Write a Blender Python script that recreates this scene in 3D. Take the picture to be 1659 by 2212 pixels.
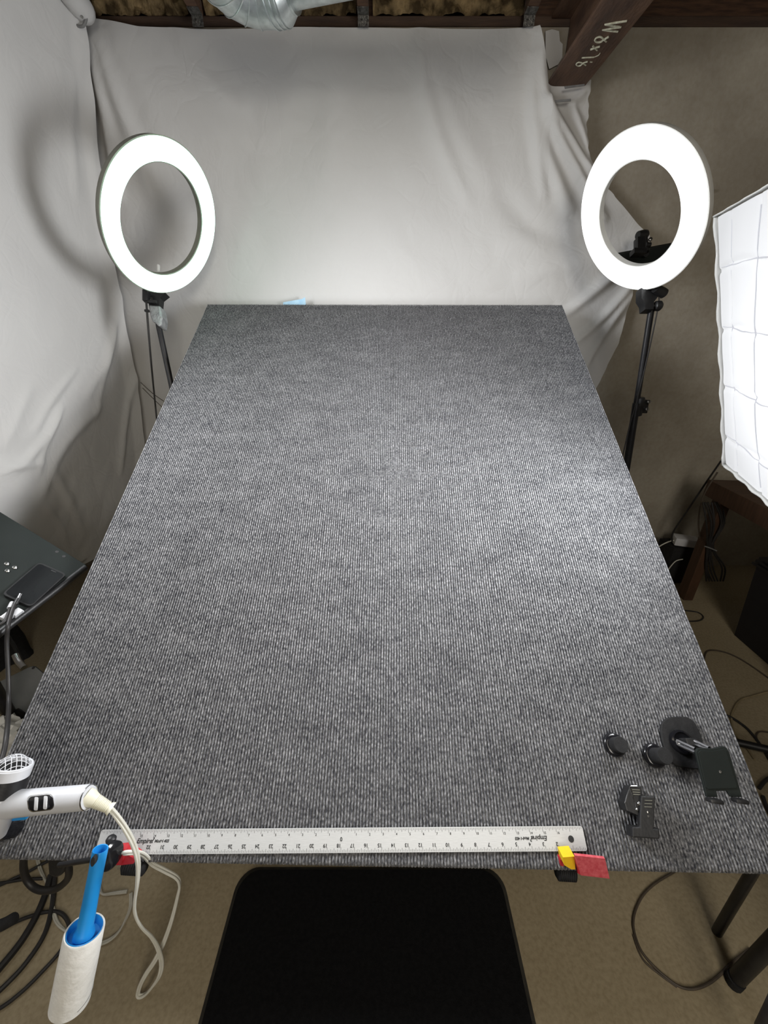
import bpy, bmesh, math, random
from mathutils import Vector, Matrix, noise
V = Vector
PI = math.pi
rnd = random.Random(7)
for o in list(bpy.data.objects): bpy.data.objects.remove(o)
scene = bpy.context.scene
COL = scene.collection

# ------------------------------------------------------------------ camera
FPX, CX, CY = 830.0, 829.5, 1106.0
PITCH = math.radians(24.1)
EYE = V((0, 0, 1.25))
RT = V((1, 0, 0)); FW = V((0, math.cos(PITCH), -math.sin(PITCH))); UP = V((0, math.sin(PITCH), math.cos(PITCH)))
cam_d = bpy.data.cameras.new('camera'); cam = bpy.data.objects.new('camera', cam_d); COL.objects.link(cam)
cam.location = EYE; cam.rotation_euler = (PI / 2 - PITCH, 0, 0)
cam_d.sensor_fit = 'VERTICAL'; cam_d.sensor_height = 24.0; cam_d.lens = 24.0 * FPX / 2212.0
cam_d.clip_start = 0.02; cam_d.clip_end = 50
scene.camera = cam

# ------------------------------------------------------------------ light and exposure
vs = scene.view_settings
vs.view_transform = 'Standard'; vs.look = 'None'; vs.gamma = 1.0; vs.use_curve_mapping = False
vs.exposure = 0.0
world = bpy.data.worlds.new('world'); scene.world = world; world.use_nodes = True
world.node_tree.nodes['Background'].inputs[0].default_value = (0.9, 0.95, 1.0, 1)
world.node_tree.nodes['Background'].inputs[1].default_value = 0.0
RING_L, RING_R, SOFTBOX = 2.5, 1.5, .56
def area(name, loc, target, sx, sy, power, color):
    d = bpy.data.lights.new(name, 'AREA'); d.shape = 'RECTANGLE'; d.size = sx; d.size_y = sy
    d.energy = power; d.color = color
    o = bpy.data.objects.new(name, d); COL.objects.link(o); o.location = loc
    o.rotation_euler = (V(target) - V(loc)).to_track_quat('-Z', 'Y').to_euler(); return o
area('left_softbox_light', (-1.04, 0.90, 1.52), (0.08, 1.06, 0.86), 0.5, 0.7, 21.0, (0.97, 0.98, 1.0)).data.spread = math.radians(118)
area('unseen_top_fill', (0.6, -0.7, 2.24), (0.6, 0.9, 0.3), 0.6, 1.2, 16.0, (1.0, 0.92, 0.78))  # unseen fill lamp, added to brighten the floor and concrete wall
area('unseen_front_fill', (0.3, -1.6, 1.72), (0.0, 1.6, 1.5), 0.7, 0.9, 19.0, (1.0, 0.94, 0.84))  # unseen fill lamp, added to lift the front objects and sheet top

# ------------------------------------------------------------------ picking helpers
def ray(px, py): return RT * ((px - CX) / FPX) - UP * ((py - CY) / FPX) + FW
def at(px, py, Z): return EYE + ray(px, py) * Z
def onp(px, py, p, n):
    r = ray(px, py); return EYE + r * ((V(p) - EYE).dot(n) / r.dot(n))
def onfloor(px, py, z=0.0): return onp(px, py, V((0, 0, z)), V((0, 0, 1)))
def onwall(px, py, y=1.955): return onp(px, py, V((0, y, 0)), V((0, 1, 0)))
# the sloping table top: origin at the middle of its front edge
CO = V((-0.0241, 0.3841, 0.3738))
CA = V((0.99990, -0.01412, -0.00255)).normalized()
CB = V((0.01310, 0.82557, 0.56415)); CB = (CB - CA * CB.dot(CA)).normalized()
CN = CA.cross(CB).normalized()
CW, CL = 1.526, 1.802
TM = Matrix((CA, CB, CN)).transposed().to_4x4(); TM.translation = CO
def T(a, b, c=0.0): return CO + CA * a + CB * b + CN * c
def car(px, py, c=0.0): return onp(px, py, CO + CN * c, CN)
def ab(px, py, c=0.0):
    d = car(px, py, c) - CO; return d.dot(CA), d.dot(CB)
def frame(loc, x=None, z=None):
    z = V(z).normalized(); x = V(x); x = (x - z * x.dot(z)).normalized(); y = z.cross(x)
    m = Matrix((x, y, z)).transposed().to_4x4(); m.translation = loc; return m

# ------------------------------------------------------------------ materials
def pmat(name, col, rough=0.6, metal=0.0, col2=None, nscale=20, bump=0.0, bscale=80, spec=0.5, stretch=(1, 1, 1), sheen=0.0, detail=6, lo=.35, hi=.65, coat=0.0, bdist=.01):
    m = bpy.data.materials.new(name); m.use_nodes = True; nt = m.node_tree; b = nt.nodes['Principled BSDF']
    b.inputs['Base Color'].default_value = (*col, 1); b.inputs['Roughness'].default_value = rough
    b.inputs['Metallic'].default_value = metal; b.inputs['Specular IOR Level'].default_value = spec
    if sheen: b.inputs['Sheen Weight'].default_value = sheen
    if coat: b.inputs['Coat Weight'].default_value = coat; b.inputs['Coat Roughness'].default_value = .15
    tc = nt.nodes.new('ShaderNodeTexCoord'); mp = nt.nodes.new('ShaderNodeMapping'); mp.inputs['Scale'].default_value = stretch
    nt.links.new(tc.outputs['Object'], mp.inputs[0])
    if col2 is not None:
        n = nt.nodes.new('ShaderNodeTexNoise'); n.inputs['Scale'].default_value = nscale; n.inputs['Detail'].default_value = detail
        r = nt.nodes.new('ShaderNodeValToRGB'); r.color_ramp.elements[0].position = lo; r.color_ramp.elements[1].position = hi
        r.color_ramp.elements[0].color = (*col, 1); r.color_ramp.elements[1].color = (*col2, 1)
        nt.links.new(mp.outputs[0], n.inputs['Vector']); nt.links.new(n.outputs[0], r.inputs[0]); nt.links.new(r.outputs[0], b.inputs['Base Color'])
    if bump:
        n2 = nt.nodes.new('ShaderNodeTexNoise'); n2.inputs['Scale'].default_value = bscale; n2.inputs['Detail'].default_value = 8
        bp = nt.nodes.new('ShaderNodeBump'); bp.inputs['Strength'].default_value = bump; bp.inputs['Distance'].default_value = bdist
        nt.links.new(mp.outputs[0], n2.inputs['Vector']); nt.links.new(n2.outputs[0], bp.inputs['Height']); nt.links.new(bp.outputs[0], b.inputs['Normal'])
    return m
def emat(name, col, strength, crease=None):
    m = bpy.data.materials.new(name); m.use_nodes = True; nt = m.node_tree; b = nt.nodes['Principled BSDF']
    b.inputs['Base Color'].default_value = (.85, .85, .85, 1); b.inputs['Emission Color'].default_value = (*col, 1)
    b.inputs['Emission Strength'].default_value = strength; b.inputs['Roughness'].default_value = .6
    return m
def concrete(name, c1, c2, c3, fine):
    m = bpy.data.materials.new(name); m.use_nodes = True; nt = m.node_tree; N = nt.nodes; L = nt.links; b = N['Principled BSDF']
    b.inputs['Roughness'].default_value = .85; b.inputs['Specular IOR Level'].default_value = .25
    tc = N.new('ShaderNodeTexCoord')
    n1 = N.new('ShaderNodeTexNoise'); n1.inputs['Scale'].default_value = 1.7; n1.inputs['Detail'].default_value = 8; n1.inputs['Roughness'].default_value = .65
    n2 = N.new('ShaderNodeTexNoise'); n2.inputs['Scale'].default_value = fine; n2.inputs['Detail'].default_value = 6
    r1 = N.new('ShaderNodeValToRGB'); r1.color_ramp.elements[0].position = .38; r1.color_ramp.elements[1].position = .62
    r1.color_ramp.elements[0].color = (*c1, 1); r1.color_ramp.elements[1].color = (*c2, 1)
    mx = N.new('ShaderNodeMix'); mx.data_type = 'RGBA'; mx.blend_type = 'MULTIPLY'; mx.inputs[0].default_value = .45
    r2 = N.new('ShaderNodeValToRGB'); r2.color_ramp.elements[0].position = .3; r2.color_ramp.elements[1].position = .6
    r2.color_ramp.elements[0].color = (*c3, 1); r2.color_ramp.elements[1].color = (1, 1, 1, 1)
    bp = N.new('ShaderNodeBump'); bp.inputs['Strength'].default_value = .18; bp.inputs['Distance'].default_value = .004
    for n in (n1, n2): L.new(tc.outputs['Object'], n.inputs['Vector'])
    L.new(n1.outputs[0], r1.inputs[0]); L.new(n2.outputs[0], r2.inputs[0])
    L.new(r1.outputs[0], mx.inputs[6]); L.new(r2.outputs[0], mx.inputs[7]); L.new(mx.outputs[2], b.inputs['Base Color'])
    L.new(n2.outputs[0], bp.inputs['Height']); L.new(bp.outputs[0], b.inputs['Normal'])
    return m
def carpet_material():
    m = bpy.data.materials.new('ribbed_carpet'); m.use_nodes = True; nt = m.node_tree; N = nt.nodes; L = nt.links; b = N['Principled BSDF']
    b.inputs['Roughness'].default_value = .95; b.inputs['Specular IOR Level'].default_value = .1
    b.inputs['Sheen Weight'].default_value = .15
    tc = N.new('ShaderNodeTexCoord')
    mp = N.new('ShaderNodeMapping'); mp.inputs['Scale'].default_value = (1.0, .75, 1.0); L.new(tc.outputs['Object'], mp.inputs[0])
    nf = N.new('ShaderNodeTexNoise'); nf.inputs['Scale'].default_value = 230; nf.inputs['Detail'].default_value = 3
    nb = N.new('ShaderNodeTexNoise'); nb.inputs['Scale'].default_value = 9; nb.inputs['Detail'].default_value = 6; nb.inputs['Roughness'].default_value = .7
    mb = N.new('ShaderNodeMapping'); mb.inputs['Scale'].default_value = (1.0, 2.4, 1.0); L.new(tc.outputs['Object'], mb.inputs[0])
    L.new(mp.outputs[0], nf.inputs['Vector']); L.new(mb.outputs[0], nb.inputs['Vector'])
    add = N.new('ShaderNodeMath'); add.operation = 'MULTIPLY_ADD'; add.inputs[1].default_value = .26
    L.new(nb.outputs[0], add.inputs[0]); L.new(nf.outputs[0], add.inputs[2])
    r = N.new('ShaderNodeValToRGB'); e = r.color_ramp.elements
    e[0].position = .47; e[0].color = (0.046, 0.0471, 0.0552, 1); e[1].position = .82; e[1].color = (.29, .29, .30, 1)
    k = e.new(.64); k.color = (.142, .143, .150, 1)
    L.new(add.outputs[0], r.inputs[0]); L.new(r.outputs[0], b.inputs['Base Color'])
    bp = N.new('ShaderNodeBump'); bp.inputs['Strength'].default_value = .6; bp.inputs['Distance'].default_value = .003
    L.new(nf.outputs[0], bp.inputs['Height']); L.new(bp.outputs[0], b.inputs['Normal'])
    return m
def cloth_material():
    m = bpy.data.materials.new('white_cotton'); m.use_nodes = True; nt = m.node_tree; N = nt.nodes; L = nt.links; b = N['Principled BSDF']
    b.inputs['Base Color'].default_value = (.60, .596, .592, 1); b.inputs['Roughness'].default_value = .9; b.inputs['Specular IOR Level'].default_value = .1
    tc = N.new('ShaderNodeTexCoord')
    n1 = N.new('ShaderNodeTexNoise'); n1.inputs['Scale'].default_value = 7; n1.inputs['Detail'].default_value = 5; n1.inputs['Distortion'].default_value = 1.6
    n2 = N.new('ShaderNodeTexVoronoi'); n2.feature = 'DISTANCE_TO_EDGE'; n2.inputs['Scale'].default_value = 5
    nd = N.new('ShaderNodeTexNoise'); nd.inputs['Scale'].default_value = 3
    L.new(tc.outputs['Object'], nd.inputs['Vector'])
    ad = N.new('ShaderNodeVectorMath'); ad.operation = 'ADD'; L.new(tc.outputs['Object'], ad.inputs[0]); L.new(nd.outputs['Color'], ad.inputs[1])
    L.new(tc.outputs['Object'], n1.inputs['Vector']); L.new(ad.outputs[0], n2.inputs['Vector'])
    rr = N.new('ShaderNodeMapRange'); rr.inputs[1].default_value = 0; rr.inputs[2].default_value = .10; rr.inputs[3].default_value = 0; rr.inputs[4].default_value = 1
    L.new(n2.outputs['Distance'], rr.inputs[0])
    b1 = N.new('ShaderNodeBump'); b1.inputs['Strength'].default_value = .22; b1.inputs['Distance'].default_value = .02
    b2 = N.new('ShaderNodeBump'); b2.inputs['Strength'].default_value = .09; b2.inputs['Distance'].default_value = .006
    L.new(n1.outputs[0], b1.inputs['Height']); L.new(rr.outputs[0], b2.inputs['Height']); L.new(b1.outputs[0], b2.inputs['Normal'])
    mp = N.new('ShaderNodeMapping'); mp.inputs['Rotation'].default_value = (.35, .32, .25); mp.inputs['Scale'].default_value = (1, 1, .30); L.new(tc.outputs['Object'], mp.inputs[0])
    n3 = N.new('ShaderNodeTexNoise'); n3.noise_type = 'RIDGED_MULTIFRACTAL'; n3.inputs['Scale'].default_value = 9; n3.inputs['Detail'].default_value = 2; n3.inputs['Distortion'].default_value = .3
    L.new(mp.outputs[0], n3.inputs['Vector'])
    n4 = N.new('ShaderNodeTexNoise'); n4.inputs['Scale'].default_value = 3.2; n4.inputs['Detail'].default_value = 2; L.new(tc.outputs['Object'], n4.inputs['Vector'])
    mr = N.new('ShaderNodeMapRange'); mr.inputs[1].default_value = .46; mr.inputs[2].default_value = .64; L.new(n4.outputs[0], mr.inputs[0])
    mu = N.new('ShaderNodeMath'); mu.operation = 'MULTIPLY'; L.new(n3.outputs[0], mu.inputs[0]); L.new(mr.outputs[0], mu.inputs[1])
    b3 = N.new('ShaderNodeBump'); b3.inputs['Strength'].default_value = .55; b3.inputs['Distance'].default_value = .006
    L.new(mu.outputs[0], b3.inputs['Height']); L.new(b2.outputs[0], b3.inputs['Normal'])
    L.new(b3.outputs[0], b.inputs['Normal'])
    return m
M = {}
M['wall'] = concrete('poured_concrete', (.28, .25, .205), (.40, .368, .31), (.80, .76, .70), 55)
M['floor'] = concrete('concrete_floor', (.30, .245, .155), (.36, .30, .20), (.55, .52, .46), 120)
M['cloth'] = cloth_material()
M['carpet'] = carpet_material()
M['dark_wood'] = pmat('old_framing_lumber', (.055, .028, .018), .8, col2=(.12, .062, .035), nscale=14, stretch=(1, 8, 8), bump=.3)
M['sill'] = pmat('sill_lumber', (.085, .050, .032), .8, col2=(.045, .027, .019), nscale=8, stretch=(.6, 6, 6), bump=.3)
M['subfloor'] = pmat('dark_subfloor', (.03, .025, .025), .9, col2=(.05, .04, .03), nscale=5)
M['insulation'] = pmat('brown_glass_wool', (.055, .038, .02), 1.0, col2=(.32, .23, .12), nscale=22, bump=1.0, bscale=60, spec=.05, lo=.4, hi=.72)
M['steel_red'] = pmat('red_oxide_steel', (.055, .030, .021), .62, col2=(.14, .078, .048), nscale=9, bump=.25, bscale=60, stretch=(2, .7, 2), spec=.35)
M['chalk'] = pmat('white_chalk', (.62, .62, .50), .95, col2=(.40, .38, .28), nscale=120)
M['galv'] = pmat('galvanised_sheet', (.46, .50, .50), .36, 0.9, col2=(.62, .66, .66), nscale=45, bump=.03, bscale=14)
M['plate'] = pmat('dull_galvanised_plate', (.26, .255, .24), .5, .8, col2=(.08, .075, .07), nscale=90, bump=.5, bscale=140)
M['black'] = pmat('black_plastic', (.012, .012, .013), .42, col2=(.018, .018, .019), nscale=60, bump=.05, bscale=200)
M['black_gloss'] = pmat('glossy_black_plastic', (.008, .008, .010), .14, col2=(.012, .012, .014), nscale=40)
M['black_matte'] = pmat('matte_black_rubber', (.016, .016, .017), .85, col2=(.022, .022, .023), nscale=90, bump=.15, bscale=260, spec=.25)
M['mat'] = pmat('black_foam_mat', (.0045, .0046, .005), .9, col2=(.007, .007, .0075), nscale=120, bump=.2, bscale=300, spec=.12)
M['mat_rim'] = pmat('worn_mat_rim', (.028, .027, .024), .8, col2=(.05, .047, .04), nscale=40, spec=.3)
M['black_metal'] = pmat('black_powder_coat', (.012, .012, .014), .38, .2, col2=(.02, .02, .022), nscale=50)
M['case'] = pmat('grey_case', (.17, .173, .173), .6, col2=(.20, .203, .202), nscale=20)
M['tray'] = pmat('dark_green_grey_tray', (.012, .0155, .0145), .65, col2=(.016, .020, .0185), nscale=8, bump=.05, bscale=250, spec=.2)
M['chrome'] = pmat('bright_chrome', (.72, .73, .75), .16, 1.0, col2=(.8, .8, .82), nscale=20)
M['steel'] = pmat('screw_steel', (.45, .45, .44), .3, 1.0, col2=(.3, .3, .3), nscale=60)
M['alu'] = pmat('brushed_aluminium', (.56, .565, .56), .5, .1, col2=(.50, .505, .50), nscale=60, stretch=(1, 25, 1), bump=.04)
M['ink'] = pmat('black_ink', (.02, .02, .022), .8, col2=(.035, .035, .035), nscale=200)
M['ink_pale'] = pmat('grey_ink', (.16, .16, .165), .8, col2=(.2, .2, .2), nscale=200)
M['red'] = pmat('red_plastic', (.42, .012, .02), .5, col2=(.5, .03, .04), nscale=120, bump=.08, bscale=400)
M['red_face'] = pmat('pale_red_plastic', (.62, .11, .13), .6, col2=(.50, .05, .07), nscale=160, bump=.1, bscale=300)  # paler than the red of the pad's edge
M['yellow'] = pmat('yellow_plastic', (.80, .52, .01), .45, col2=(.75, .45, .01), nscale=60)
M['blue'] = pmat('bright_blue_plastic', (.015, .27, .70), .38, col2=(.02, .30, .74), nscale=40)
M['paper'] = pmat('white_paper_roll', (.86, .85, .81), .85, col2=(.78, .77, .73), nscale=60, bump=.15, bscale=120)
M['white_gloss'] = pmat('glossy_white_plastic', (.64, .65, .68), .3, col2=(.60, .61, .64), nscale=30)
M['cream'] = pmat('cream_rubber', (.78, .76, .62), .5, col2=(.74, .72, .58), nscale=40)
M['white_cord'] = pmat('white_flex', (.74, .73, .66), .5, col2=(.68, .67, .60), nscale=50)
M['grey_cord'] = pmat('dusty_white_flex', (.50, .48, .41), .6, col2=(.42, .40, .34), nscale=50)
M['black_cord'] = pmat('black_flex', (.014, .013, .013), .5, col2=(.022, .02, .02), nscale=50)
M['brown_cord'] = pmat('brown_flex', (.055, .042, .03), .6, col2=(.08, .06, .042), nscale=50)
M['tan_cord'] = pmat('beige_flex', (.30, .24, .14), .6, col2=(.25, .2, .12), nscale=50)
M['olive'] = pmat('olive_grey_housing', (.16, .16, .13), .5, col2=(.19, .19, .155), nscale=30)
M['white_housing'] = pmat('white_lamp_housing', (.62, .62, .60), .5, col2=(.56, .56, .54), nscale=30)
M['duct_tape'] = pmat('silver_duct_tape', (.42, .43, .44), .4, .5, col2=(.30, .31, .32), nscale=70, bump=.6, bscale=70)
M['tape'] = pmat('grey_tape', (.20, .20, .20), .7, col2=(.16, .16, .16), nscale=50)
M['bench'] = pmat('varnished_pine', (.085, .042, .022), .55, col2=(.055, .027, .014), nscale=10, stretch=(1, 9, 1), bump=.1)
M['bin'] = pmat('dark_navy_bin', (.010, .010, .014), .55, col2=(.014, .014, .018), nscale=20)
M['glass'] = pmat('dark_phone_glass', (.012, .013, .014), .08, col2=(.016, .017, .018), nscale=10)
M['blue_tape'] = pmat('pale_blue_tape', (.35, .58, .78), .8, col2=(.45, .66, .82), nscale=60)
M['under'] = pmat('raw_plywood', (.20, .14, .08), .8, col2=(.15, .10, .06), nscale=9, stretch=(1, 8, 1))
M['ring_left'] = emat('cool_ring_diffuser', (.60, 1.0, .82), RING_L)
M['ring_right'] = emat('white_ring_diffuser', (.97, 1.0, 1.0), RING_R)

# ------------------------------------------------------------------ mesh builder (everything in world coordinates)
def cat(pts, n=6, closed=False):
    pts = [V(p) for p in pts]; out = []; m = len(pts)
    if m < 3: return pts
    for i in range(m if closed else m - 1):
        g = (lambda k: pts[k % m]) if closed else (lambda k: pts[max(0, min(m - 1, k))])
        a, b, c, d = g(i - 1), g(i), g(i + 1), g(i + 2)
        for k in range(n):
            t = k / n
            out.append(.5 * ((2 * b) + (c - a) * t + (2 * a - 5 * b + 4 * c - d) * t * t + (3 * b - a - 3 * c + d) * t ** 3))
    if not closed: out.append(pts[-1])
    return out
class MB:
    def __init__(s): s.v = []; s.f = []
    def add(s, vs, fs):
        k = len(s.v); s.v += [V(p) for p in vs]; s.f += [[i + k for i in f] for f in fs]; return s
    def box(s, c, ax, half, bev=0.0, seg=2):
        x, y, z = [V(a).normalized() for a in ax]; bm = bmesh.new(); bmesh.ops.create_cube(bm, size=2)
        for w in bm.verts: w.co = V((w.co.x * half[0], w.co.y * half[1], w.co.z * half[2]))
        if bev: bmesh.ops.bevel(bm, geom=bm.edges[:], offset=bev, segments=seg, profile=.6, affect='EDGES')
        bm.verts.index_update()
        s.add([V(c) + x * w.co.x + y * w.co.y + z * w.co.z for w in bm.verts], [[w.index for w in f.verts] for f in bm.faces]); bm.free(); return s
    def tube(s, pts, r, n=8, smooth=5, closed=False, cap=True):
        p = cat(pts, smooth, closed) if smooth else [V(q) for q in pts]
        m = len(p); rr = r if callable(r) else (lambda t: r)
        def tan(i):
            if closed: d = p[(i + 1) % m] - p[i - 1]
            else: d = p[min(i + 1, m - 1)] - p[max(i - 1, 0)]
            return d.normalized() if d.length > 1e-9 else V((0, 0, 1))
        t0 = tan(0); u = t0.orthogonal().normalized(); rings = []; k0 = len(s.v); prev = t0
        for i in range(m):
            t = tan(i); q = prev.rotation_difference(t); u = (q @ u); u = (u - t * u.dot(t)).normalized(); w = t.cross(u); prev = t
            R = rr(i / max(1, m - 1))
            for k in range(n): s.v.append(p[i] + (u * math.cos(2 * PI * k / n) + w * math.sin(2 * PI * k / n)) * R)
        for i in range(m if closed else m - 1):
            for k in range(n):
                a = k0 + i * n + k; b = k0 + i * n + (k + 1) % n; j = (i + 1) % m
                c = k0 + j * n + (k + 1) % n; d = k0 + j * n + k; s.f.append([a, b, c, d])
        if cap and not closed:
            s.f.append([k0 + k for k in range(n)][::-1]); s.f.append([k0 + (m - 1) * n + k for k in range(n)])
        return s
    def lathe(s, o, axis, prof, n=32, x=None, squash=1.0, closed=False):
        # prof: list of (height along axis, radius)
        z = V(axis).normalized(); u = (V(x) - z * V(x).dot(z)).normalized() if x is not None else z.orthogonal().normalized(); w = z.cross(u)
        k0 = len(s.v); m = len(prof)
        for h, r in prof:
            for k in range(n): s.v.append(V(o) + z * h + (u * math.cos(2 * PI * k / n) + w * squash * math.sin(2 * PI * k / n)) * r)
        for i in range(m if closed else m - 1):
            for k in range(n):
                j = (i + 1) % m
                s.f.append([k0 + i * n + k, k0 + i * n + (k + 1) % n, k0 + j * n + (k + 1) % n, k0 + j * n + k])
        if not closed:
            if prof[0][1] > 1e-6: s.f.append([k0 + k for k in range(n)][::-1])
            if prof[-1][1] > 1e-6: s.f.append([k0 + (m - 1) * n + k for k in range(n)])
        return s
    def prism(s, poly, ext):
        n = len(poly); e = V(ext)
        s.add([V(p) for p in poly] + [V(p) + e for p in poly],
              [list(range(n))[::-1], list(range(n, 2 * n))] + [[i, (i + 1) % n, n + (i + 1) % n, n + i] for i in range(n)]); return s
    def grid(s, fn, nu, nv):
        s.add([fn(i / nu, j / nv) for j in range(nv + 1) for i in range(nu + 1)],
              [[j * (nu + 1) + i, j * (nu + 1) + i + 1, (j + 1) * (nu + 1) + i + 1, (j + 1) * (nu + 1) + i] for j in range(nv) for i in range(nu)]); return s
    def obj(s, name, mat, parent=None, mtx=None, smooth=40, recalc=True):
        me = bpy.data.meshes.new(name)
        inv = mtx.inverted() if mtx is not None else (world_of(parent).inverted() if parent else Matrix())
        me.from_pydata([inv @ p for p in s.v], [], s.f)
        if recalc:
            bm = bmesh.new(); bm.from_mesh(me); bmesh.ops.recalc_face_normals(bm, faces=bm.faces); bm.to_mesh(me); bm.free()
        me.materials.append(M[mat] if isinstance(mat, str) else mat)
        if smooth:
            for q in me.polygons: q.use_smooth = True
            me.set_sharp_from_angle(angle=math.radians(smooth))
        o = bpy.data.objects.new(name, me); COL.objects.link(o)
        if parent: o.parent = parent
        elif mtx is not None: o.matrix_world = mtx
        WM[o.name] = (world_of(parent) if parent else (mtx.copy() if mtx is not None else Matrix()))
        return o
WM = {}
def world_of(o): return WM[o.name]
def tag(o, label, cat_, group=None, kind=None):
    o['label'] = label; o['category'] = cat_
    if group: o['group'] = group
    if kind: o['kind'] = kind
    return o
def thing(name, label, cat_, mtx, group=None):
    if not isinstance(mtx, Matrix): mtx = Matrix.Translation(V(mtx))
    o = bpy.data.objects.new(name, None); o.empty_display_size = .05; COL.objects.link(o); o.matrix_world = mtx; WM[o.name] = mtx.copy()
    return tag(o, label, cat_, group)
def struct(o): o['kind'] = 'structure'; return o
X, Y, Z3 = V((1, 0, 0)), V((0, 1, 0)), V((0, 0, 1))
WX = (X, Y, Z3)
def rrect(w, h, r, n=6):   # rounded rectangle outline, centred
    out = []
    for cx, cy, a0 in ((w - r, h - r, 0), (-w + r, h - r, 90), (-w + r, -h + r, 180), (w - r, -h + r, 270)):
        for k in range(n + 1):
            a = math.radians(a0 + 90 * k / n); out.append((cx + r * math.cos(a), cy + r * math.sin(a)))
    return out

# ------------------------------------------------------------------ the room
XL, XR, YF, YB, ZC = -2.3, 2.7, -2.4, 2.0, 2.56
struct(MB().box(((XL + XR) / 2, (YF + YB) / 2, -.05), WX, ((XR - XL) / 2 + .1, (YB - YF) / 2 + .1, .05)).obj('floor', 'floor', smooth=0))
struct(MB().box(((XL + XR) / 2, YB + .1, 1.1455), WX, ((XR - XL) / 2 + .1, .1, 1.1455)).obj('wall_back', 'wall', smooth=0))
struct(MB().box((XL - .1, (YF + YB) / 2, ZC / 2), WX, (.1, (YB - YF) / 2 + .1, ZC / 2)).obj('wall_left', 'wall', smooth=0))
struct(MB().box((XR + .1, (YF + YB) / 2, ZC / 2), WX, (.1, (YB - YF) / 2 + .1, ZC / 2)).obj('wall_right', 'wall', smooth=0))
struct(MB().box(((XL + XR) / 2, YF - .1, ZC / 2), WX, ((XR - XL) / 2 + .1, .1, ZC / 2)).obj('wall_front', 'wall', smooth=0))
struct(MB().box(((XL + XR) / 2, (YF + YB) / 2 + .1, ZC + .03), WX, ((XR - XL) / 2 + .1, (YB - YF) / 2 + .2, .03)).obj('ceiling', 'subfloor', smooth=0))
# sill plate on top of the concrete and the rim board above it
struct(MB().box(((XL + XR) / 2, 2.067, 2.3045), WX, ((XR - XL) / 2, .072, .0135), .003).obj('trim_1', 'sill', smooth=0))
struct(MB().box(((XL + XR) / 2, 2.09, 2.44), WX, ((XR - XL) / 2, .02, .12)).obj('trim_2', 'dark_wood', smooth=0))

# ------------------------------------------------------------------ ceiling: joists, insulation, beam, duct
jl = [('ceiling joist with a toothed metal plate, left of the round duct', 428), ('ceiling joist with a toothed metal plate, right of the round duct', 785),
      ('ceiling joist with a toothed metal plate beside the steel beam', 1142)]
for lab, px in jl:
    e = onwall(px, 50, 1.95)
    j = thing('ceiling_joist', lab, 'joist', (e.x, 1.95, 2.30), 'ceiling joists above the backdrop')
    MB().box((e.x, .3, 2.315), WX, (.019, 1.66, .019), .002).box((e.x, .3, 2.535), WX, (.019, 1.66, .019), .002).obj('bottom_chord', 'dark_wood', j, smooth=0)
    w = MB(); w.box((e.x, 1.93, 2.425), WX, (.019, .019, .09))
    for k in range(6):
        a = V((e.x, 1.90 - .5 * k, 2.335)); b = V((e.x, 1.65 - .5 * k, 2.515)); c = V((e.x, 1.40 - .5 * k, 2.335))
        w.tube([a, b], .012, 6, 0).tube([b, c], .012, 6, 0)
    w.obj('web', 'dark_wood', j)
    p = MB(); p.box((e.x, 1.948, 2.318), WX, (.0195, .0016, .052))
    for r in range(7):
        for c in range(4): p.box((e.x - .0135 + c * .009, 1.9455, 2.272 + r * .0155), WX, (.0016, .0018, .005))
    p.box((e.x, 1.93, 2.2945), WX, (.0195, .018, .0012))
    p.obj('metal_plate', 'plate', j, smooth=0)
def batt(x0, x1, z0, z1, lab, seed):
    def f(u, v):
        x = x0 + (x1 - x0) * u; z = z0 + (z1 - z0) * v
        d = noise.fractal(V((x * 14 + seed, z * 16, seed)), .9, 2.1, 4) * .03 + .03 * math.sin(PI * v)
        return V((x, 1.992 - d, z))
    return tag(MB().grid(f, 70, 26).obj('insulation_batt', 'insulation', recalc=False), lab, 'insulation', 'insulation batts between the joists')
batt(-1.15, -.70, 2.317, 2.50, 'brown fibreglass insulation left of the first joist, above the white corner', 1.0)
batt(-.64, -.10, 2.317, 2.50, 'brown fibreglass insulation between the two joists, behind the round duct', 5.0)
batt(-.04, .50, 2.317, 2.50, 'brown fibreglass insulation right of the duct, up to the steel beam', 9.0)

ZB = 2.114
q = [onp(px, py, V((0, 0, ZB)), Z3) for px, py in ((1182, 183), (1276, 171), (1302, 0), (1412, 0))]
bdir = ((q[2] + q[3]) - (q[0] + q[1])).normalized(); bside = V((-bdir.y, bdir.x, 0)); 
if bside.x < 0: bside = -bside
bw = .5 * ((q[1] - q[0]).dot(bside) + (q[3] - q[2]).dot(bside)) / 2
bc = (q[0] + q[1]) / 2; bc = bc + bdir * ((1.992 - bc.y) / bdir.y); bc.z = ZB
beam = thing('steel_beam', 'rust-red steel I-beam with chalked writing, running up from the back wall', 'beam', bc)
LB = 3.6
m = MB()
def bb(o0, o1, z0, z1): m.box(bc + bdir * LB / 2 + bside * ((o0 + o1) / 2) + Z3 * ((z0 + z1) / 2), (bdir, bside, Z3), (LB / 2, (o1 - o0) / 2, (z1 - z0) / 2), .0015)
bb(-bw, bw, 0, .010); bb(-.004, .004, .010, .195); bb(-bw, bw, .195, .205)
m.obj('beam_body', 'steel_red', beam, smooth=0)
def ch(pts, r=.0026, sm=4):
    w = [onp(1150 + x / 5.53, y / 5.53, V((0, 0, ZB - .001)), Z3) for x, y in pts]; mk.tube(w, r, 6, sm)
mk = MB()
ch([(1128, 250), (1000, 268), (868, 292), (960, 305), (1058, 322)], sm=0); ch([(1058, 322), (940, 338), (842, 356), (930, 368), (1022, 376)], sm=0)
ch([(912, 438), (860, 468), (815, 500), (765, 500), (748, 475), (772, 448), (815, 440), (850, 465), (884, 496)])
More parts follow.
